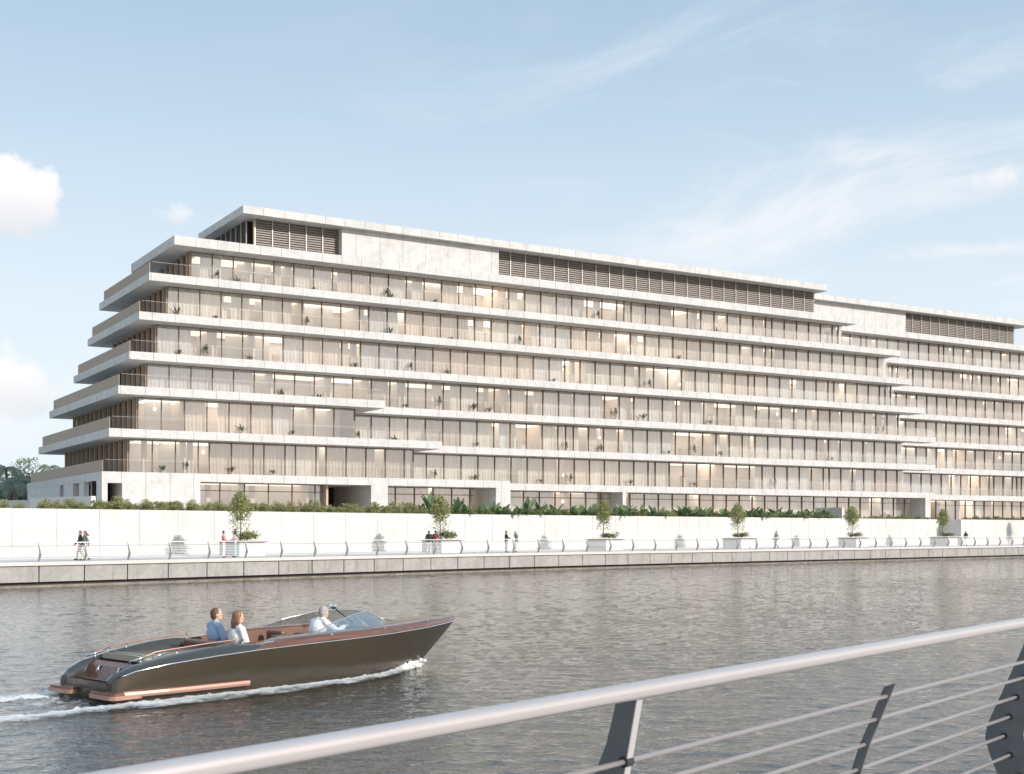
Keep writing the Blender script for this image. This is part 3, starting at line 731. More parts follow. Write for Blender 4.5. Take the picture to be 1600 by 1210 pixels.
# hedge on the retaining wall
protoA = [shrub('hedge_shrub', clump_pts(1500, (0, 0, .55), (.85, .75, .62), clumps=12), .13, M['leaf_shrub'], 7, 1.0) for _ in range(3)]
protoB = [big_leaf_plant('broad_leaved_plant', 30, 1.15, .26, M['leaf_broad']) for _ in range(3)]
protoC = [big_leaf_plant('banana_plant', 11, 1.9, .40, M['leaf_broad'], (.1, .75)) for _ in range(2)]
used = set()
def put(proto, loc, rz, sc, label, group):
    o = proto if proto.name not in used else dup(proto); used.add(proto.name); o.location = loc; o.rotation_euler.z = rz; o.scale = (sc[0], sc[0], sc[1])
    tag(o, label, None, group); return o
sa, sb = s_at(70, 13.1), s_at(1640, 13.1); s = sa; i = 0
LA = 'fine leaved light green hedge shrub growing along the top of the retaining wall'
LB = 'dark green broad leaved plant growing along the top of the retaining wall'
LC = 'tall banana plant with long upright paddle leaves rising above the wall top hedge'
s_jog = s_at(1470, 13)
while s < sb:
    for rowi in (0, 1):
        off = (13.2 if rowi == 0 else 14.3)+random.uniform(-.15, .15)
        p_, t, n_ = Q(s+random.uniform(-.3, .3)+rowi*.6, off if s < s_jog+1 else off-2.6)
        px = 800+FPX*p_.x/p_.y; z = TERR
        broad = (655 < px < 1290 and random.random() < .72)
        if broad:
            hs = random.uniform(1.1, 1.55); put(random.choice(protoB), (p_.x, p_.y, z), random.uniform(0, 6.3), (hs*1.05, hs), LB, 'broad leaved plants along the wall top')
        else:
            hs = random.choice([.66, .76, .84, .92, 1.08])*random.uniform(.9, 1.08)*(1 if px < 650 else (.85 if px < 1290 else .62))
            if rowi == 1 and px > 1290 and random.random() < .3: continue
            put(random.choice(protoA), (p_.x, p_.y, z), random.uniform(0, 6.3), (hs*1.05, hs), LA, 'hedge shrubs along the wall top')
    s += 1.28 if 800+FPX*Q(s, 13)[0].x/Q(s, 13)[0].y < 1000 else 1.55
for px, sc in ((672, 1.15), (681, .9), (715, .95), (772, .8), (825, 1.1), (843, .85), (925, .8), (1000, .85), (1062, .75), (1215, .8)):
    p_ = Q(s_at(px, 13.6), 13.6)[0]; put(random.choice(protoC), (p_.x, p_.y, TERR), random.uniform(0, 6.3), (sc, sc), LC, 'banana plants above the hedge')
for px, sc in ((4, .7), (30, .55)):
    p_ = Q(s_at(px, 13.0), 13.0)[0]; put(protoA[0], (p_.x, p_.y, TERR), px, (sc, sc), 'low shrub poking above the wall at the far left edge', 'low shrubs at the left end of the wall')
# low terrace walls
def at(px, y_, Yd): return Vector(((px-800)/FPX*Yd, Yd)), EYE+(HY-y_)/FPX*Yd
a, za = at(50, 778, 101); tq = (at(140, 778, 96.5)[0]-a).normalized()
mb = MB(); mb.obox(a+tq*4.0, tq, Vector((-tq.y, tq.x)), 4.0, .2, TERR, za); tag(mb.build('garden_wall', M['stone_plain']), 'low pale garden wall in front of the shaded side of the building', 'wall')
a, za = at(-20, 781, 118)
mb = MB(); mb.obox(a+da*4.5, Vector((1, 0)), Vector((0, 1)), 6.5, .2, TERR, za); tag(mb.build('garden_wall', M['stone_plain']), 'low grey garden wall at the far left under the palms', 'wall')
s = s_at(1317, 13.2); p_, t, n_ = Q(s, 13.2)
mb = MB(); mb.obox(p_+n_*1.9, t, n_, .15, 1.9, TERR, EYE+37*p_.y/FPX-.0); tag(mb.build('screen_wall', M['stone_plain']), 'small grey screen wall standing in the hedge near the right end of the wall', 'wall')
# palms and far trees at the left
def palm(h, L, n=15):
    root = empty('palm_tree', label='x', cat='tree'); mb = MB(); mb.tube([(0, 0, 0), (.15, 0, h*.4), (.1, .1, h*.8), (0, 0, h)], [.24, .19, .17, .15], 8); mb.build('trunk', M['bark'], root)
    mb = MB()
    for i in range(n):
        an = i*6.283/n+random.uniform(-.2, .2); up = random.uniform(.05, .75); d = Vector((math.cos(an), math.sin(an), 0)); s_ = Vector((-d.y, d.x, 0)); rib = []
        for j in range(13):
            f = j/12; rib.append(Vector((0, 0, h))+d*(L*(f*(1-.25*f)))+Vector((0, 0, L*(up*f-(.55+up*.5)*f*f))))
        for j in range(1, 13):
            for sg in (-1, 1):
                for q in (0, .5):
                    c_ = rib[j-1].lerp(rib[j], q); l_ = L*.24*math.sin(math.pi*(.12+.8*j/13)); e = c_+s_*sg*l_*.8+d*l_*.45+Vector((0, 0, -l_*.55)); tt = (rib[j]-rib[j-1]).normalized()*.055
                    mb.add([c_-tt, c_+tt, e], [(0, 1, 2)])
        mb.tube(rib, [.035-.002*k_ for k_ in range(13)], 4)
    mb.build('crown', M['leaf_far'], root); return root
pA = palm(6.9, 3.0); a = at(9, 0, 152)[0]; pA.location = (a.x, a.y, TERR-.6); tag(pA, 'tall palm tree cut by the left edge of the picture', 'tree')
pB = palm(4.4, 3.6, 17); a = at(21, 0, 146)[0]; pB.location = (a.x, a.y, TERR); tag(pB, 'shorter bushy palm tree right of the tall palm at the far left', 'tree')
pC = palm(7.0, 2.4, 12); a = at(78, 0, 165)[0]; pC.location = (a.x, a.y, TERR); tag(pC, 'palm whose fronds just show above the lowest bronze parapet', 'tree')
for i, (px, Yd, rr, hh) in enumerate(((2, 158, 3.2, 5.2), (34, 160, 3.0, 6.6), (48, 172, 3.6, 7.6), (18, 175, 4, 5.6))):
    t_ = empty('garden_tree', label=['low rounded tree under the tall palm at the left edge', 'rounded tree behind the building corner, right of the palms', 'pale tree crown seen just over the end of the lowest parapet', 'farthest pale tree between the two palms'][i], cat='tree')
    mb = MB(); leaves(mb, clump_pts(2600, (0, 0, hh*.6), (rr, rr, hh*.5), clumps=16), .36, .6, 1.7); mb.build('crown', M['leaf_far'], t_)
    mb = MB(); mb.tube([(0, 0, 0), (.1, 0, hh*.6)], [.2, .1], 7); mb.build('trunk', M['bark'], t_); a = at(px, 0, Yd)[0]; t_.location = (a.x, a.y, TERR)
# plants inside the flats
ip = [big_leaf_plant('indoor_plant', 16, .85, .13, M['leaf_dark'], (.05, 1.0)), big_leaf_plant('indoor_plant', 9, 1.25, .2, M['leaf_dark'], (.05, .7))]
t_ = shrub('indoor_plant', clump_pts(260, (0, 0, .85), (.3, .3, .62), clumps=6), .14, M['leaf_dark'], 4, 1.1); t_['category'] = 'plant'; ip.append(t_)
for q in ip: q['category'] = 'plant'; mb = MB(); mb.tube([(0, 0, 0), (0, 0, .05), (0, 0, .32)], [.13, .15, .19], 10); mb.build('pot', M['palemetal'], q); 
for q in ip:
    for ch in q.children:
        if not ch.name.startswith('pot'): ch.location.z = .25
spots = {0: [255, 292, 362, 427, 680, 742, 845, 892, 985, 1085, 1211], 1: [378, 457, 560, 618, 745, 885, 940, 1045, 1085, 1127, 1300], 2: [440, 498, 635, 687, 740, 765, 962, 1005, 1110, 1380], 3: [280, 322, 392, 555, 642, 700, 865, 1015], 4: [277, 337, 480, 610, 705, 812, 1060], 5: [340, 372, 490, 605, 612, 680, 935, 1120]}
used2 = set()
ordw = ['first', 'second', 'third', 'fourth', 'fifth', 'sixth', 'seventh', 'eighth', 'ninth', 'tenth', 'eleventh']
flr = ['lowest', 'second lowest', 'third', 'fourth', 'fifth', 'topmost']
for k, lst in spots.items():
    for j, px in enumerate(lst):
        vv = GV[k]-.42; u = u_at(px, vv)
        if k in GF and u > GF[k]: vv = 7.7-.42; u = u_at(px, vv)
        q0 = ip[(j*2+k) % 3]; o = q0 if q0.name not in used2 else dup(q0); used2.add(q0.name)
        g = P0+da*u+db*vv; o.location = (g.x, g.y, zt[k]); o.rotation_euler.z = j*2.1+k; sc = random.uniform(.65, .9); o.scale = (sc, sc, sc)
        tag(o, 'dark potted plant behind glass, %s balcony floor, %s from the left' % (flr[k], ordw[j]), 'plant', 'potted plants along the glass fronts')

# ================================================================== people
M['skin'] = simple('skin', (.62, .40, .30), .5); M['skin2'] = simple('skin_tan', (.48, .29, .20), .5)
def cloth(n, c): return simple(n, c, .85, 0, .1, 12, .3)
def remesh(mb, name, mat, parent, vox, smooth=4):
    tmp = mb.build('tmp', mat); md = tmp.modifiers.new('r', 'REMESH'); md.mode = 'VOXEL'; md.voxel_size = vox; sm = tmp.modifiers.new('s', 'SMOOTH'); sm.iterations = smooth; sm.factor = .5
    dg = bpy.context.evaluated_depsgraph_get(); me = bpy.data.meshes.new_from_object(tmp.evaluated_get(dg)); me.name = name
    me.materials.clear(); me.materials.append(mat); me.polygons.foreach_set('use_smooth', [True]*len(me.polygons))
    old = tmp.data; bpy.data.objects.remove(tmp); bpy.data.meshes.remove(old)
    o = bpy.data.objects.new(name, me); COL.objects.link(o); o.parent = parent; return o
V = Vector
def cap(mb, a, c, ra, rb, seg=12):
    a, c = V(a), V(c); d = (c-a); L = d.length; t = d/L if L else V((0, 0, 1)); pts = []; rr = []
    for k_ in range(4): th = k_/4*math.pi/2; pts.append(a-t*ra*math.cos(th)); rr.append(max(.001, ra*math.sin(th)))
    pts += [a, c]; rr += [ra, rb]
    for k_ in range(3, -1, -1): th = k_/4*math.pi/2; pts.append(c+t*rb*math.cos(th)); rr.append(max(.001, rb*math.sin(th)))
    mb.tube(pts, rr, seg)
def mix(a, c, f): return V(a).lerp(V(c), f)
def hand(mb, wr, el_, curl=.5, thumb=V((0, 1, 0)), side=1, k=1.0):
    d = (wr-el_).normalized(); th = (thumb-d*thumb.dot(d)).normalized(); nn = d.cross(th).normalized()*side
    rot = Matrix((th, nn, d)).transposed()
    mb.ell(wr+d*.045, (.040*k, .018*k, .052), 10, 8, rot)
    for i_, (off, L) in enumerate(((.030, .072), (.010, .080), (-.011, .074), (-.031, .058))):
        a = wr+d*.085+th*off; b_ = a+(d*math.cos(curl*.6)-nn*math.sin(curl*.6))*L*.5; c_ = b_+(d*math.cos(curl*1.5)-nn*math.sin(curl*1.5))*L*.55
        cap(mb, a-d*.01, b_, .0095*k, .009*k, 7); cap(mb, b_, c_, .009*k, .0075*k, 7)
    a = wr+d*.02+th*.03; b_ = a+(th*.7+d*.7)*.035; c_ = b_+(th*.25+d*.9-nn*.3)*.035; cap(mb, a, b_, .012*k, .010*k, 7); cap(mb, b_, c_, .010*k, .009*k, 7)
def person(label, loc, rz, J, spec, group=None, sc=1.0, vox=.011):
    """J: joints in metres, x right, y forward, z up from the ground (or seat)"""
    root = empty('person', loc, rz, label, 'person', group, sc)
    pel, ch, nk, hd = V(J['pel']), V(J['ch']), V(J['nk']), V(J['hd']); bulk = spec.get('bulk', 1.0)
    look = J.get('look', 0)
    hr = Matrix.Rotation(look, 3, 'Z')@Matrix.Rotation(J.get('nod', 0), 3, 'X')
    up = (nk-pel).normalized(); ax = V(J['sl'])-V(J['sr']); ax.normalize(); fw = up.cross(-ax).normalized()*1.0; rt = Matrix((ax, fw, up)).transposed()
    def torso(mb, g=0):
        mb.ell(mix(pel, ch, .03), (.158*bulk+g, .112*bulk+g, .13+g), 14, 10, rt); mb.ell(mix(pel, ch, .5), (.135*bulk+g, .098*bulk+g, .16+g), 14, 10, rt)
        mb.ell(mix(ch, nk, .12), (.165*bulk+g, .112*bulk+g, .17+g), 14, 10, rt); cap(mb, V(J['sl']), V(J['sr']), .052+g, .052+g)
        cap(mb, mix(nk, J['sl'], .25)+V((0,0,.0)), V(J['sl']), .055+g, .05+g); cap(mb, mix(nk, J['sr'], .25), V(J['sr']), .055+g, .05+g)
    def arm(mb, s, f=1.0, g=0):
        sh, el_, wr = V(J['s'+s]), V(J['e'+s]), V(J['w'+s])
        if f <= .5: cap(mb, sh, mix(sh, el_, f*2), .05+g, .045+g+.006)
        else: cap(mb, sh, el_, .05+g, .039+g); cap(mb, el_, mix(el_, wr, (f-.5)*2), .038+g, .030+g-.006*(f >= 1 and g == 0))
    def leg(mb, s, f=1.0, g=0):
        hp, kn, an = V(J['h'+s]), V(J['k'+s]), V(J['a'+s]); cap(mb, hp, kn, .083*bulk+g, .055+g)
        if f > .5: cap(mb, kn, mix(kn, an, (f-.5)*2), .053+g, .036+g+(.012 if g else 0))
    mb = MB(); torso(mb)
    cap(mb, nk-up*.03, hd-V((0, .01, .06)), .055, .05)
    mb.ell(hd+V((0, 0, .01)), (.074, .092, .108), 16, 12, hr); mb.ell(hd+hr@V((0, .025, -.055)), (.056, .060, .062), 14, 10, hr)
    cap(mb, hd+hr@V((0, .088, .005)), hd+hr@V((0, .107, -.022)), .010, .014, 8); cap(mb, hd+hr@V((-.018, .083, -.055)), hd+hr@V((.018, .083, -.055)), .009, .009, 8)
    for sx in (-1, 1): mb.ell(hd+hr@V((sx*.076, -.005, -.005)), (.012, .020, .030), 8, 6, hr)
    for s in 'lr':
        arm(mb, s); leg(mb, s); hand(mb, V(J['w'+s]), V(J['e'+s]), J.get('curl', .5), V(J.get('thumb', (0, 1, .2))), 1 if s == 'l' else -1)
        cap(mb, V(J['a'+s])-V((0, .01, .03)), V(J['t'+s]), .038, .030)
    remesh(mb, 'body', spec.get('skin', M['skin']), root, vox, 3)
    for sx in (-1, 1):
        mb = MB(); mb.ell(hd+hr@V((sx*.030, .086, .012)), (.011, .006, .007), 8, 6, hr); mb.build('eye', M['dark'], root, smooth=True)
    g = .017
    mb = MB(); torso(mb, g); [arm(mb, s, spec.get('sleeve', 1.0), g-.002) for s in 'lr']
    if spec.get('hem'): mb.ell(pel-V((0, 0, .08)), (.172*bulk, .125*bulk, .17), 14, 10)
    remesh(mb, spec.get('topname', 'shirt'), spec['top'], root, vox, 3)
    mb = MB(); mb.ell(mix(pel, ch, -.02), (.158*bulk+.012, .112*bulk+.012, .135), 14, 10, rt); [leg(mb, s, spec.get('leglen', 1.0), spec.get('legw', .013)) for s in 'lr']
    remesh(mb, spec.get('botname', 'trousers'), spec['bot'], root, vox, 3)
    for s in 'lr':
        mb = MB(); an, to = V(J['a'+s]), V(J['t'+s]); cap(mb, an-V((0, .02, .035)), to, .045, .036); mb.tube([an-V((0, 0, .05)), an+V((0, 0, .02))], [.046, .043], 10); mb.build('shoe', spec.get('shoe', M['dark']), root, smooth=True)
    mb = MB(); h_ = spec.get('hair', 'short')
    mb.ell(hd+hr@V((0, -.018, .030)), (.083, .092, .100), 16, 10, hr); mb.ell(hd+hr@V((0, -.045, -.01)), (.078, .065, .085), 14, 10, hr)
    if h_ in ('long', 'wavy'):
        for a_ in range(9):
            an = -1.35+a_*.34; st = hd+hr@V((math.sin(an)*.075, -math.cos(an)*.075, .02)); L = spec.get('hairlen', .24)
            sway = V(spec.get('sway', (0, 0, 0)))
            mid = st+hr@V((math.sin(an)*.03, -.02, -L*.5))+sway*.4+V((rng.normal()*.008, rng.normal()*.008, 0)); cap(mb, st, mid, .03, .032); cap(mb, mid, st+hr@V((math.sin(an)*.025, -.03, -L))+sway, .032, .018)
    remesh(mb, 'hair', spec['haircol'], root, min(vox, .012), 2)
    return root
def stand(**k):
    J = dict(pel=(0, 0, .95), ch=(0, 0, 1.24), nk=(0, -.01, 1.45), hd=(0, .02, 1.60), sl=(-.17, 0, 1.40), sr=(.17, 0, 1.40), el=(-.22, -.04, 1.12), er=(.22, -.04, 1.12), wl=(-.23, .05, .88), wr=(.23, .05, .88),
             hl=(-.085, 0, .91), hr=(.085, 0, .91), kl=(-.10, .02, .50), kr=(.10, .02, .50), al=(-.10, -.02, .09), ar=(.10, -.02, .09), tl=(-.12, .13, .045), tr=(.12, .13, .045)); J.update(k); return J
def walk(**k): return stand(**{**dict(kl=(-.09, .16, .52), al=(-.09, .20, .10), tl=(-.10, .36, .06), kr=(.09, -.02, .50), ar=(.09, -.30, .16), tr=(.09, -.19, .06), el=(-.22, -.12, 1.13), wl=(-.21, -.14, .88), er=(.22, .06, 1.13), wr=(.2, .24, .95)), **k})
def sit(**k):
    J = dict(pel=(0, 0, .12), ch=(0, -.03, .40), nk=(0, -.02, .61), hd=(0, .01, .765), sl=(-.18, -.02, .56), sr=(.18, -.02, .56), el=(-.24, .04, .30), er=(.24, .04, .30), wl=(-.15, .27, .22), wr=(.15, .27, .22),
             hl=(-.09, .03, .10), hr=(.09, .03, .10), kl=(-.12, .44, .12), kr=(.12, .44, .12), al=(-.12, .48, -.30), ar=(.12, .48, -.30), tl=(-.13, .62, -.35), tr=(.13, .62, -.35)); J.update(k); return J
c = cloth
def face(dx, dy): return math.atan2(dy, dx)-math.pi/2
def prom(px, off):
    s = s_at(px, off); p_, t, n_ = Q(s, off); return (p_.x, p_.y, DECK), t, n_
blk = c('black_cloth', (.03, .03, .033)); brown = simple('hair_brown', (.10, .055, .035), .6); dkh = simple('hair_dark', (.03, .022, .018), .6); greyh = simple('hair_grey', (.36, .34, .33), .7)
l, t, n_ = prom(125.5, 1.6)
person('person in dark jacket walking left beside the woman with brown hair', l, face(-.9, -.5), walk(), dict(top=c('jacket_dark', (.06, .06, .065)), bot=c('trousers_tan', (.50, .38, .30)), haircol=brown, hem=True, topname='jacket'))
l, t, n_ = prom(133, 1.1)
person('person with long brown hair and grey jacket walking left along the railing', l, face(-.85, -.6), walk(), dict(top=c('jacket_grey', (.22, .20, .19)), bot=c('trousers_pale', (.62, .58, .55)), haircol=simple('hair_auburn', (.16, .07, .05), .6), hair='long', sway=(.05, -.16, .06), hem=True, topname='jacket', bulk=.95))
l, t, n_ = prom(349.5, 2.2)
person('person in coral top and white trousers standing by the left planter', l, face(1, .1), stand(el=(-.22, .08, 1.14), wl=(-.12, .27, 1.12), er=(.22, .1, 1.14), wr=(.12, .30, 1.10)), dict(top=c('top_coral', (.62, .25, .22)), sleeve=.5, bot=c('trousers_white', (.82, .8, .78)), haircol=dkh, shoe=simple('shoe_brown', (.3, .18, .13), .6)))
l, t, n_ = prom(367.5, 2.3)
person('person with long black hair and pale teal jeans facing the one in coral', l, face(-1, .05), stand(el=(-.21, .1, 1.14), wl=(-.08, .28, 1.10), er=(.21, .1, 1.14), wr=(.06, .27, 1.08)), dict(top=c('top_pink_grey', (.45, .36, .34)), bot=c('jeans_teal', (.30, .42, .46)), legw=.02, haircol=dkh, hair='long', hairlen=.26, bulk=.93))
l, t, n_ = prom(670.5, .95)
person('person in black top leaning at the railing on the left of the pair', l, face(-.2, 1), stand(el=(-.27, -.05, 1.14), wl=(-.22, -.12, .95), er=(.24, .02, 1.14), wr=(.18, .2, 1.02), kl=(-.11, .08, .5), al=(-.14, .16, .09), tl=(-.15, .3, .045), look=-.5), dict(top=blk, bot=c('trousers_light', (.66, .64, .62)), haircol=brown, bulk=1.12, shoe=simple('shoe_white', (.8, .8, .8), .5)))
l, t, n_ = prom(680, 1.0)
person('person in dark red shirt leaning at the railing on the right of the pair', l, face(.15, 1), stand(hd=(.02, .02, 1.63), nk=(.01, -.01, 1.48), er=(.29, -.03, 1.16), wr=(.33, -.06, .92), kr=(.12, .08, .5), ar=(.18, .15, .09), tr=(.2, .3, .045), look=.3), dict(top=c('shirt_red', (.22, .045, .06)), bot=c('trousers_mid', (.48, .46, .47)), haircol=dkh, bulk=1.08, shoe=simple('shoe_white2', (.8, .8, .8), .5)))
l, t, n_ = prom(791, 2.4)
person('person in dark olive jacket with arms folded, facing the one in grey', l, face(1, .25), stand(el=(-.22, .1, 1.15), wl=(-.04, .26, 1.16), er=(.22, .1, 1.14), wr=(.02, .28, 1.12)), dict(top=c('jacket_olive', (.055, .045, .03)), bot=c('jeans_grey', (.27, .27, .29)), haircol=brown, hem=True, topname='jacket', bulk=1.05))
l, t, n_ = prom(807, 2.6)
person('person in blue grey jacket holding a hand up to the ear', l, face(-1, .1), stand(el=(-.25, .17, 1.28), wl=(-.1, .11, 1.52), nk=(0, .03, 1.44), hd=(0, .08, 1.57)), dict(top=c('jacket_blue_grey', (.14, .155, .17)), bot=c('trousers_beige', (.60, .57, .53)), haircol=greyh, hem=True, topname='jacket', bulk=1.15))
l, t, n_ = prom(1213, 2.2)
person('lone person in pale grey top walking between the third and fourth planters on the right', l, face(-.9, -.4), walk(), dict(top=c('top_pale_grey', (.42, .40, .39)), bot=c('trousers_charcoal', (.13, .12, .13)), haircol=dkh))
r_ = person('person with dark top and white trousers at the far right near the return wall', (prom(1509, 2.0)[0]), face(-.8, -.3), walk(), dict(top=c('top_dark', (.07, .07, .08)), bot=c('trousers_white2', (.8, .78, .76)), haircol=dkh))

# ================================================================== motor boat
HB = Vector((.679, .733)); BO = Vector((-7.74, 23.2)); BRZ = math.atan2(HB.y, HB.x)
boat = empty('motor_boat', (BO.x, BO.y, 0), BRZ, 'sleek bronze hulled wooden motor launch speeding right with three people aboard', 'boat')
M['hull'] = simple('hull_bronze', (.052, .041, .027), .24, .1, .04, .8, coat=.25)
M['shoulder'] = simple('shoulder_grey', (.055, .052, .048), .18, .25, coat=.8)
M['mahog'] = wood('mahogany', (.075, .028, .018), (.165, .066, .042), .22, .8)
M['deckwood'] = wood('mahogany_planks', (.13, .05, .03), (.26, .11, .065), .25, .7, .09)
M['chrome'] = simple('chrome', (.86, .86, .85), .12, 1.0)
M['copper'] = simple('copper_strake', (.48, .275, .215), .36, .5)
M['olive'] = simple('olive_deck', (.13, .115, .08), .3, .1, .05, 3, coat=.4)
M['cream'] = simple('cream_cushion', (.42, .39, .29), .6, 0, .06, 5)
M['leather'] = simple('brown_leather', (.17, .085, .058), .4, 0, .15, 6)
M['screen'] = glass('windscreen_glass', (.88, .90, .90), .0, .45)
ST = [(0.02, .90, .40), (.12, .95, .50), (.4, 1.05, .60), (1.0, 1.15, .69), (2, 1.23, .775), (3, 1.26, .83), (4, 1.27, .865), (5, 1.23, .885), (5.8, 1.14, .90), (6.6, 1.00, .915), (7.4, .80, .935), (8.0, .61, .95), (8.6, .38, .97), (9.05, .19, .985), (9.36, .03, 1.0)]
sx_ = [a for a, _, _ in ST]
def bhalf(x): return float(np.interp(x, sx_, [q[1] for q in ST]))
def zsh(x): return float(np.interp(x, sx_, [q[2] for q in ST]))
XS = list(np.concatenate([np.linspace(.02, .4, 6), np.linspace(.6, 9.0, 43), np.linspace(9.1, 9.36, 5)]))
def sect(x, sg):
    bb, zz = bhalf(x), zsh(x); f = max(0, (x-4.6)/(9.36-4.6))
    stem = 9.36-(1.0-0)*1.26  # x of stem at the waterline
    xk = x if x < 5.2 else 5.2+(x-5.2)*(7.75-5.2)/(9.36-5.2); cb = (1.03 if x < 4 else 1.03)*max(0, 1-f**1.55)**.8*(bb/1.27)**.15; cb = max(cb, 0.0)
    xw = x if x < 5.2 else 5.2+(x-5.2)*(8.12-5.2)/(9.36-5.2)
    pts = [(xk, 0, -.42+.1*f), (xk*.5+xw*.5, cb*.55, -.24), (xw, cb, -.02)]
    for g in (.12, .3, .5, .7, .86, 1.0):
        yy = cb+(bb-cb)*(g**(1.0+.75*f)); bul = .035*math.sin(math.pi*g)*(1-f); pts.append((xw+(x-xw)*g**.95, yy+bul, -.02+(zz+.02)*g))
    return [(a, sg*q, c_) for a, q, c_ in pts]
mb = MB()
for sg in (-1, 1): mb.grid([sect(x, sg) for x in XS])
f_ = sect(XS[0], -1); g_ = sect(XS[0], 1); mb.add(f_+g_[::-1], [tuple(range(len(f_)*2))])
mb.build('hull', M['hull'], boat, smooth=True, weld=True)
for sg in (-1, 1):
    mb = MB(); mb.tube([(x, sg*(bhalf(x)+.012), zsh(x)+.0) for x in XS if x > .1], .012, 8); mb.build('chrome_strip', M['chrome'], boat, smooth=True)
    # grey stern shoulders
    rows = []
    for x in np.linspace(.02, 3.25, 34):
        bb, zz = bhalf(x), zsh(x); e = min(1, x/.9); top = min(1, max(0, (3.25-x)/.8)); hh = (.03+.125*math.sin(math.pi*min(1, (x+.05)/2.6)*.5))*(.35+.65*top); wd = (.20+.12*e)*(.35+.65*top)
        rows.append([(x, sg*(bb-wd*g), zz+.006+hh*math.sin(math.pi*(g**.75)*.62)/math.sin(math.pi*.5)) for g in (0, .04, .12, .25, .4, .55, .7, .85, 1.0)]+[(x, sg*(bb-wd), max(.25, zz-.2))])
    mb = MB(); mb.grid(rows); mb.add([tuple(q) for q in rows[0]]+[(0.02, sg*(bhalf(.02)), .2)], [tuple(range(11))]); mb.build('stern_shoulder', M['shoulder'], boat, smooth=True)
    # copper and chrome hand rails on the shoulders
    mb = MB(); rp = []
    for x in np.linspace(.65, 2.75, 16): rp.append((x, sg*(bhalf(x)-.30), zsh(x)+.215-.03*(x < .8)))
    mb.tube(rp, .013, 8); mb.build('stern_rail', M['copper'], boat, smooth=True)
    mb = MB()
    for q in (0, 2, 5, 15):
        a = V(rp[q]); mb.tube([a+V((0, 0, .006)), a-V((0, 0, .12))], .010, 6)
    mb.tube([V(rp[0])+V((-.22, 0, -.07)), V(rp[0])+V((.15, 0, .0))], .02, 8); mb.tube([V(rp[1])+V((0, sg*.13, -.04)), V(rp[3])+V((0, sg*.13, -.02))], .016, 8)
    mb.build('rail_fitting', M['chrome'], boat, smooth=True)
    # mahogany gunwale
    rows = []
    for x in [q for q in XS if q > 2.75]:
        bb, zz = bhalf(x), zsh(x); f = min(1, (x-2.75)/.7); w_ = min(.34, bb*.98)*(.5+.5*f) if x < 8 else min(.30, bb*.98); hh = .135*f+.01
        if x > 8.3: hh *= 1-.35*(x-8.3)
        rows.append([(x, sg*max(0.001, bb-w_*g), zz+.010+hh*h2) for g, h2 in ((0, 0), (.0, .35), (.05, .65), (.16, .88), (.35, 1.0), (.7, 1.06), (1.0, 1.08), (1.0, .3))])
    mb = MB(); mb.grid(rows); mb.build('gunwale', M['mahog'], boat, smooth=True)
    mb = MB(); mb.tube([(x, sg*(bhalf(x)-.075), zsh(x)+.118) for x in np.linspace(2.9, 4.9, 8)], .006, 6); mb.build('gunwale_trim', M['palemetal'], boat, smooth=True)
    # copper rub strake near the waterline
    mb = MB(); rows = []
    for x in np.linspace(.12, 2.75, 16):
        y = sg*(1.10+.05*min(1, x)+.0); zz = .15; rows.append([(x, y-sg*.05, zz), (x, y+sg*.045, zz+.01), (x, y+sg*.06, zz+.055), (x, y+sg*.045, zz+.10), (x, y-sg*.05, zz+.11)])
    mb.grid(rows, closed=True); k = len(mb.v); mb.f += [(k-5, k-4, k-3, k-2, k-1)]; mb.mi += [0]; mb.build('rub_strake', M['copper'], boat)
    # cleats and deck lights
    for x in (4.75, 6.35, 8.0):
        mb = MB(); a = V((x, sg*(bhalf(x)-.06), zsh(x)+.125)); mb.ell(a, (.05, .02, .016)); mb.tube([a-V((.05, 0, .03)), a-V((.02, 0, -.012))], .008, 6); mb.build('deck_fitting', M['chrome'], boat, smooth=True)
# swim platform
plat = MB()
def rr_poly(x0, x1, y0, y1, r, corners=(1, 1, 1, 1)):
    out = []
    for (cx, cy, a0), c_ in zip(((x1-r, y1-r, 0), (x0+r, y1-r, 90), (x0+r, y0+r, 180), (x1-r, y0+r, 270)), corners):
        for k_ in range(6):
            an = R(a0+k_*18); out.append((cx+r*math.cos(an), cy+r*math.sin(an)))
    return out
for sg in (-1, 1):
    a, c_ = sorted((sg*.34, sg*1.15)); mb = MB(); mb.prism(rr_poly(-.12, .55, a, c_, .12), .205, .25); q = mb.build('swim_platform', M['deckwood'], boat)
    mb = MB(); mb.prism(rr_poly(-.15, .52, a-.03, c_+.03, .14), .13, .203); mb.build('platform_rim', M['copper'], q)
MB().box(.16, .5, -.335, .335, .16, .235).build('platform_step', M['deckwood'], boat)
MB().box(.04, .4, -.88, .88, -.2, .128).build('transom_base', M['dark'], boat)
# stern: steps and transom slope between the shoulders
mb = MB(); mb.box(.02, .25, -.76, .76, .22, .31).box(.2, .42, -.78, .78, .26, .40); mb.build('stern_step', M['mahog'], boat, bevel=.01)
mb = MB(); mb.grid([[(.40, -.80, .36), (.40, .80, .36)], [(.52, -.82, .60), (.52, .82, .60)], [(.62, -.83, .67), (.62, .83, .67)], [(1.2, -.86, .70), (1.2, .86, .70)]]); mb.build('transom', M['deckwood'], boat)
for sg in (-1, 1):
    mb = MB(); mb.tube([(.42, sg*.35, .50), (.50, sg*.35, .60)], .02, 8); mb.build('transom_handle', M['chrome'], boat, smooth=True)
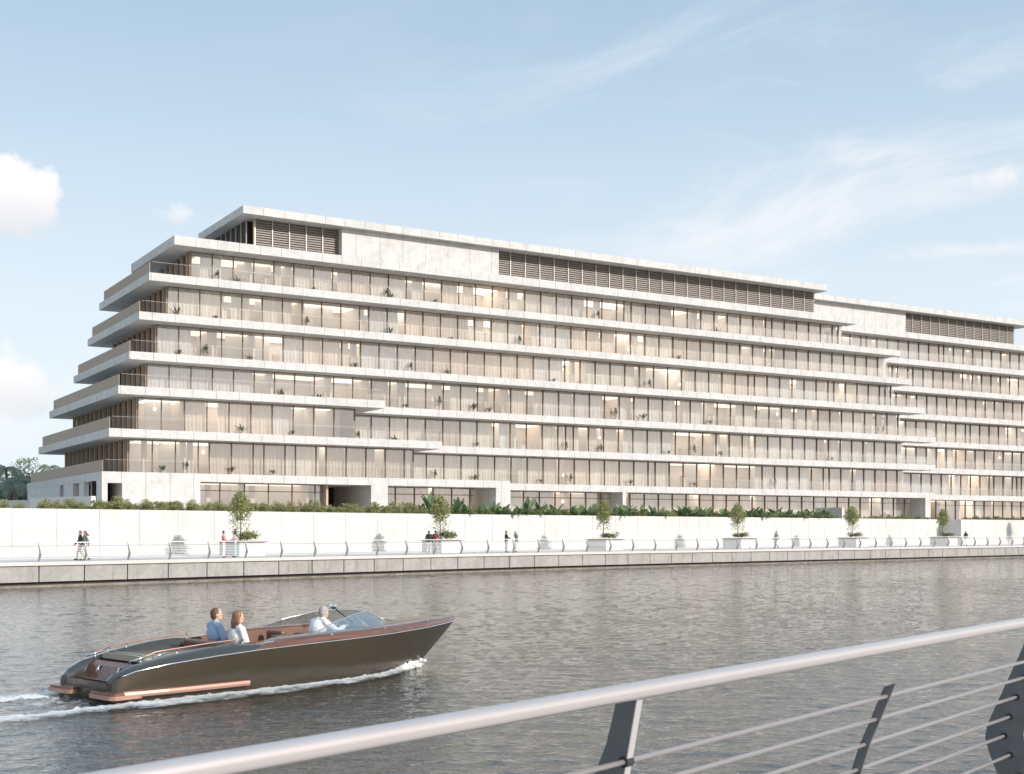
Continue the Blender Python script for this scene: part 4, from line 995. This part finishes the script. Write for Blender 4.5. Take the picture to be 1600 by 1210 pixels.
# sun pad with raised rounded rear edge
def pad(x0, x1, y, z, th=.08, mat='olive', name='sun_pad', crown=.04):
    rows = []
    for i in range(13):
        x = x0+(x1-x0)*i/12; e = math.sin(math.pi*min(1, max(0, i/12))); hw = y*(1-.25*(1-min(1, (i+.8)/3.5))**2)
        rows.append([(x, -hw, z), (x, -hw, z+th*.7), (x, -hw*.94, z+th)]+[(x, hw*q, z+th+crown*(1-q*q)) for q in (-.6, -.2, .2, .6)]+[(x, hw*.94, z+th), (x, hw, z+th*.7), (x, hw, z)])
    mb = MB(); mb.grid(rows); n_ = 10; mb.f += [tuple(range(n_)), tuple(range(12*n_, 13*n_))[::-1]]; mb.mi += [0, 0]; return mb.build(name, M[mat], boat, smooth=False, bevel=.02)
pad(.90, 2.62, .86, .74, .04, crown=.015)
pad(.74, 1.02, .80, .70, .085, 'cream', 'pad_bolster', crown=.015)
MB().box(1.0, 2.62, -.84, .84, .2, .738).build('engine_hatch', M['shoulder'], boat)
# cockpit
mb = MB(); mb.box(2.7, 5.9, -.6, .6, .2, .26); mb.build('cockpit_floor', M['dark'], boat)
def inner(x0, x1, name, mat, sg):
    rows = [[(x, sg*(bhalf(x)-.345), zsh(x)+.13), (x, sg*(bhalf(x)-.40), .45)] for x in np.linspace(x0, x1, 12)]; mb = MB(); mb.grid(rows); mb.build(name, mat, boat)
for sg in (-1, 1): inner(2.75, 6.4, 'cockpit_lining', M['leather'], sg)
MB().box(2.62, 2.85, -.9, .9, .5, .93).build('bench_back', M['leather'], boat, bevel=.05)
MB().box(2.86, 3.45, -.85, .85, .3, .56).build('bench_seat', M['leather'], boat, bevel=.04)
MB().box(3.95, 4.25, -.78, -.20, .3, .98).build('locker', M['leather'], boat, bevel=.03)
for y in (-.50, .42):
    MB().box(4.62, 5.1, y-.27, y+.27, .3, .62).build('helm_seat', M['leather'], boat, bevel=.04); MB().box(4.5, 4.64, y-.28, y+.28, .45, 1.02).build('helm_seat_back', M['leather'], boat, bevel=.05)
# dash and foredeck
def deckrows(xs, inset, zadd, crown, m=9):
    rows = []
    for x in xs:
        hw = max(.002, bhalf(x)-inset); rows.append([(x, hw*(-1+2*i/(m-1)), zsh(x)+zadd+crown*(1-(-1+2*i/(m-1))**2)*min(1, hw/.5)) for i in range(m)])
    return rows
mb = MB(); rows = deckrows(np.linspace(5.95, 8.95, 26), .30, .152, .05); mb.grid(rows); mb.build('foredeck', M['olive'], boat, smooth=True)
mb = MB(); mb.grid(deckrows(np.linspace(7.2, 9.0, 12), .36, .160, .052, 5)); mb.build('foredeck_inlay', M['deckwood'], boat, smooth=True)
mb = MB(); r0 = rows[0]; mb.grid([[p_ for p_ in r0], [(p_[0]-.04, p_[1], p_[2]-.10) for p_ in r0], [(p_[0]+.05, p_[1], .5) for p_ in r0]]); mb.build('dashboard', M['olive'], boat)
mb = MB(); cw = V((5.72, -.45, 1.00)); ax1 = V((0, 1, 0)); ax2 = V((-.45, 0, .9)).normalized()
mb.tube([cw+ax1*.19*math.cos(a)+ax2*.19*math.sin(a) for a in np.linspace(0, 6.283, 25)[:-1]], .014, 8, closed=True)
mb.tube([cw, cw+V((.28, 0, -.14))], .02, 8)
for a in (0.5, 2.64, 4.71): mb.tube([cw, cw+ax1*.19*math.cos(a)+ax2*.19*math.sin(a)], .010, 6)
mb.build('steering_wheel', M['dark'], boat, smooth=True)
mb = MB(); mb.tube([(6.35, -.02, 1.06), (5.85, .03, 1.42)], .014, 8); q = mb.build('mirror_arm', M['dark'], boat, smooth=True)
mb = MB(); mb.ell((5.78, .03, 1.49), (.05, .10, .07), 14, 10); mb.build('mirror', M['chrome'], q, smooth=True)
# wraparound windscreen: raked centre mullion, sides taper aft
topc, botc = V((6.68, 0, 1.33)), V((7.28, 0, 1.10))
for sg in (-1, 1):
    bot = [botc, V((7.08, sg*.30, 1.09)), V((6.7, sg*.58, 1.07)), V((6.1, sg*.78, 1.06)), V((5.3, sg*.90, 1.05)), V((4.62, sg*.93, 1.04))]
    top = [topc, V((6.50, sg*.27, 1.365)), V((6.15, sg*.50, 1.37)), V((5.7, sg*.68, 1.33)), V((5.1, sg*.82, 1.22)), V((4.6, sg*.93, 1.07))]
    mb = MB(); mb.grid([bot, top]); g_ = mb.build('windscreen', M['screen'], boat, smooth=True)
    mb = MB(); mb.tube(top, .012, 8); mb.tube(bot, .012, 8); mb.tube([topc+V((0, sg*.013, 0)), botc+V((0, sg*.013, 0))], .014, 8); mb.tube([top[3], bot[3]], .009, 6); mb.build('screen_frame', M['chrome'], g_, smooth=True)
# wake
m, b, p, nt = newmat('foam'); p.inputs['Base Color'].default_value = (.86, .88, .87, 1); p.inputs['Roughness'].default_value = .7
at_ = b.n('ShaderNodeAttribute', attribute_name='edge'); t = b.n('ShaderNodeTexCoord').outputs['Object']; x, y, z = b.xyz(t)
nz = b.noise(b.vec(b.m('MULTIPLY', x, .6), y, z), 3.2, 7, .72, .5)
nz2 = b.noise(b.vec(b.m('MULTIPLY', x, .35), y, z), 1.1, 4, .6)
al = b.ramp(b.m('ADD', b.m('ADD', nz, b.m('MULTIPLY', nz2, .5)), at_.outputs['Fac']), 1.08, 1.62)
al = b.m('MULTIPLY', al, .8)
tr = b.n('ShaderNodeBsdfTransparent'); mx = b.n('ShaderNodeMixShader'); b.put(mx.inputs[0], al); b.put(mx.inputs[1], tr.outputs[0]); b.put(mx.inputs[2], p.outputs[0]); nt.links.new(mx.outputs[0], nt.nodes['Material Output'].inputs[0]); M['foam'] = m
_w = [sect(q, 1)[2] for q in XS]
def wlb(x): return float(np.interp(x, [q[0] for q in _w], [q[1] for q in _w]))
def foam(pts, name, par, label=None):
    """pts: rows of (x, y, z, edge)"""
    mb = MB(); mb.grid([[q[:3] for q in r_] for r_ in pts]); o = mb.build(name, M['foam'], par, smooth=True)
    at2 = o.data.attributes.new('edge', 'FLOAT', 'POINT'); at2.data.foreach_set('value', [q[3] for r_ in pts for q in r_]); return o
wake = empty('wake', (BO.x, BO.y, 0), BRZ); tag(wake, 'white foam wake along the launch and behind its stern', 'foam', kind='stuff')
for sg in (-1, 1):
    rows = []
    for x in np.linspace(-7.5, 8.25, 220):
        f = max(0, (x-4.6)/4.76); inn = 0.06 if x < 0 else 0.0
        hull = wlb(x)
        if x < 0: hull = .95+.02*(-x)
        w_ = .26+.66*min(1, (8.3-x)/5.5) if x > 0 else .92+.24*(-x)
        br = .35+.10*min(1, max(0, (8.3-x)/3)); fade = 1 if x > 0 else max(0, 1-(-x)*.10)
        r_ = []
        for j in range(12):
            g = j/11; e = (1-g)**.7*fade*.75+.30-(.45 if g > .97 else 0)-(.25*g if x < 0 else 0)
            zz = .03+.055*(math.sin(g*math.pi))*(1 if x > 0 else .4)+.02*rng.normal()*(1-g)+(.12*math.exp(-((x-7.6)/.5)**2)*(1-g))
            r_.append((x, sg*(hull-.03+w_*g), max(.02, zz), e))
        rows.append(r_)
    foam(rows, 'side_foam', wake)
rows = []
for x in np.linspace(-9, .35, 90):
    r_ = []
    for j in range(20):
        y = -1.0+2.0*j/19; e = .42-.10*abs(math.sin(y*5))+(.12 if x > -1 else 0)-max(0, (-x-4)*.06); r_.append((x, y*(1+.03*(-x)), max(.01, .03+.03*rng.normal()*math.exp(x*.3)), e))
    rows.append(r_)
foam(rows, 'stern_foam', wake)
mb = MB()
for k in range(70):
    x = rng.uniform(7.3, 8.3); hull = wlb(x); r0_ = rng.uniform(.015, .05); mb.ell((x, -(hull+rng.uniform(0, .16)), rng.uniform(.02, .17)), (r0_*1.6, r0_, r0_), 6, 5)
mb.build('bow_spray', simple('spray', (.85, .87, .87), .6), wake, smooth=True)
# people aboard
def onboat(x, y, z): q = BO+HB*x+Vector((-HB.y, HB.x))*y; return (q.x, q.y, z)
fwd = BRZ-math.pi/2
person('person with short brown hair and light blue T-shirt on the rear seat', onboat(3.02, .32, .56), fwd-.15, sit(el=(-.26, .06, .30), er=(.27, .06, .28), wr=(.10, .27, .27), nod=.12, look=-.35), dict(top=c('tshirt_blue', (.36, .48, .66)), sleeve=.36, bot=c('shorts_navy', (.08, .1, .16)), haircol=simple('hair_brown2', (.13, .065, .04), .55)), 'people aboard the launch', 1.13, .008)
person('person with shoulder length wavy chestnut hair and white blouse on the rear seat', onboat(3.06, -.36, .54), fwd-.1, sit(look=-.25), dict(top=c('blouse_white', (.80, .80, .80)), sleeve=.42, bot=c('skirt_cream', (.6, .58, .54)), hair='wavy', hairlen=.20, haircol=simple('hair_chestnut', (.22, .105, .06), .5, 0, .4, 30), bulk=.96), 'people aboard the launch', 1.12, .008)
person('grey haired person in white shirt leaning forward at the steering wheel', onboat(4.88, -.45, .60), fwd, sit(ch=(0, .07, .39), nk=(0, .17, .58), hd=(0, .235, .715), sl=(-.185, .14, .535), sr=(.185, .14, .535), el=(-.25, .36, .38), er=(.25, .36, .38), wl=(-.15, .60, .45), wr=(.15, .60, .45), nod=-.1, curl=1.1), dict(top=c('shirt_white', (.80, .79, .80)), sleeve=.93, bot=c('trousers_black', (.04, .04, .045)), haircol=greyh, bulk=1.12), 'people aboard the launch', 1.12, .008)
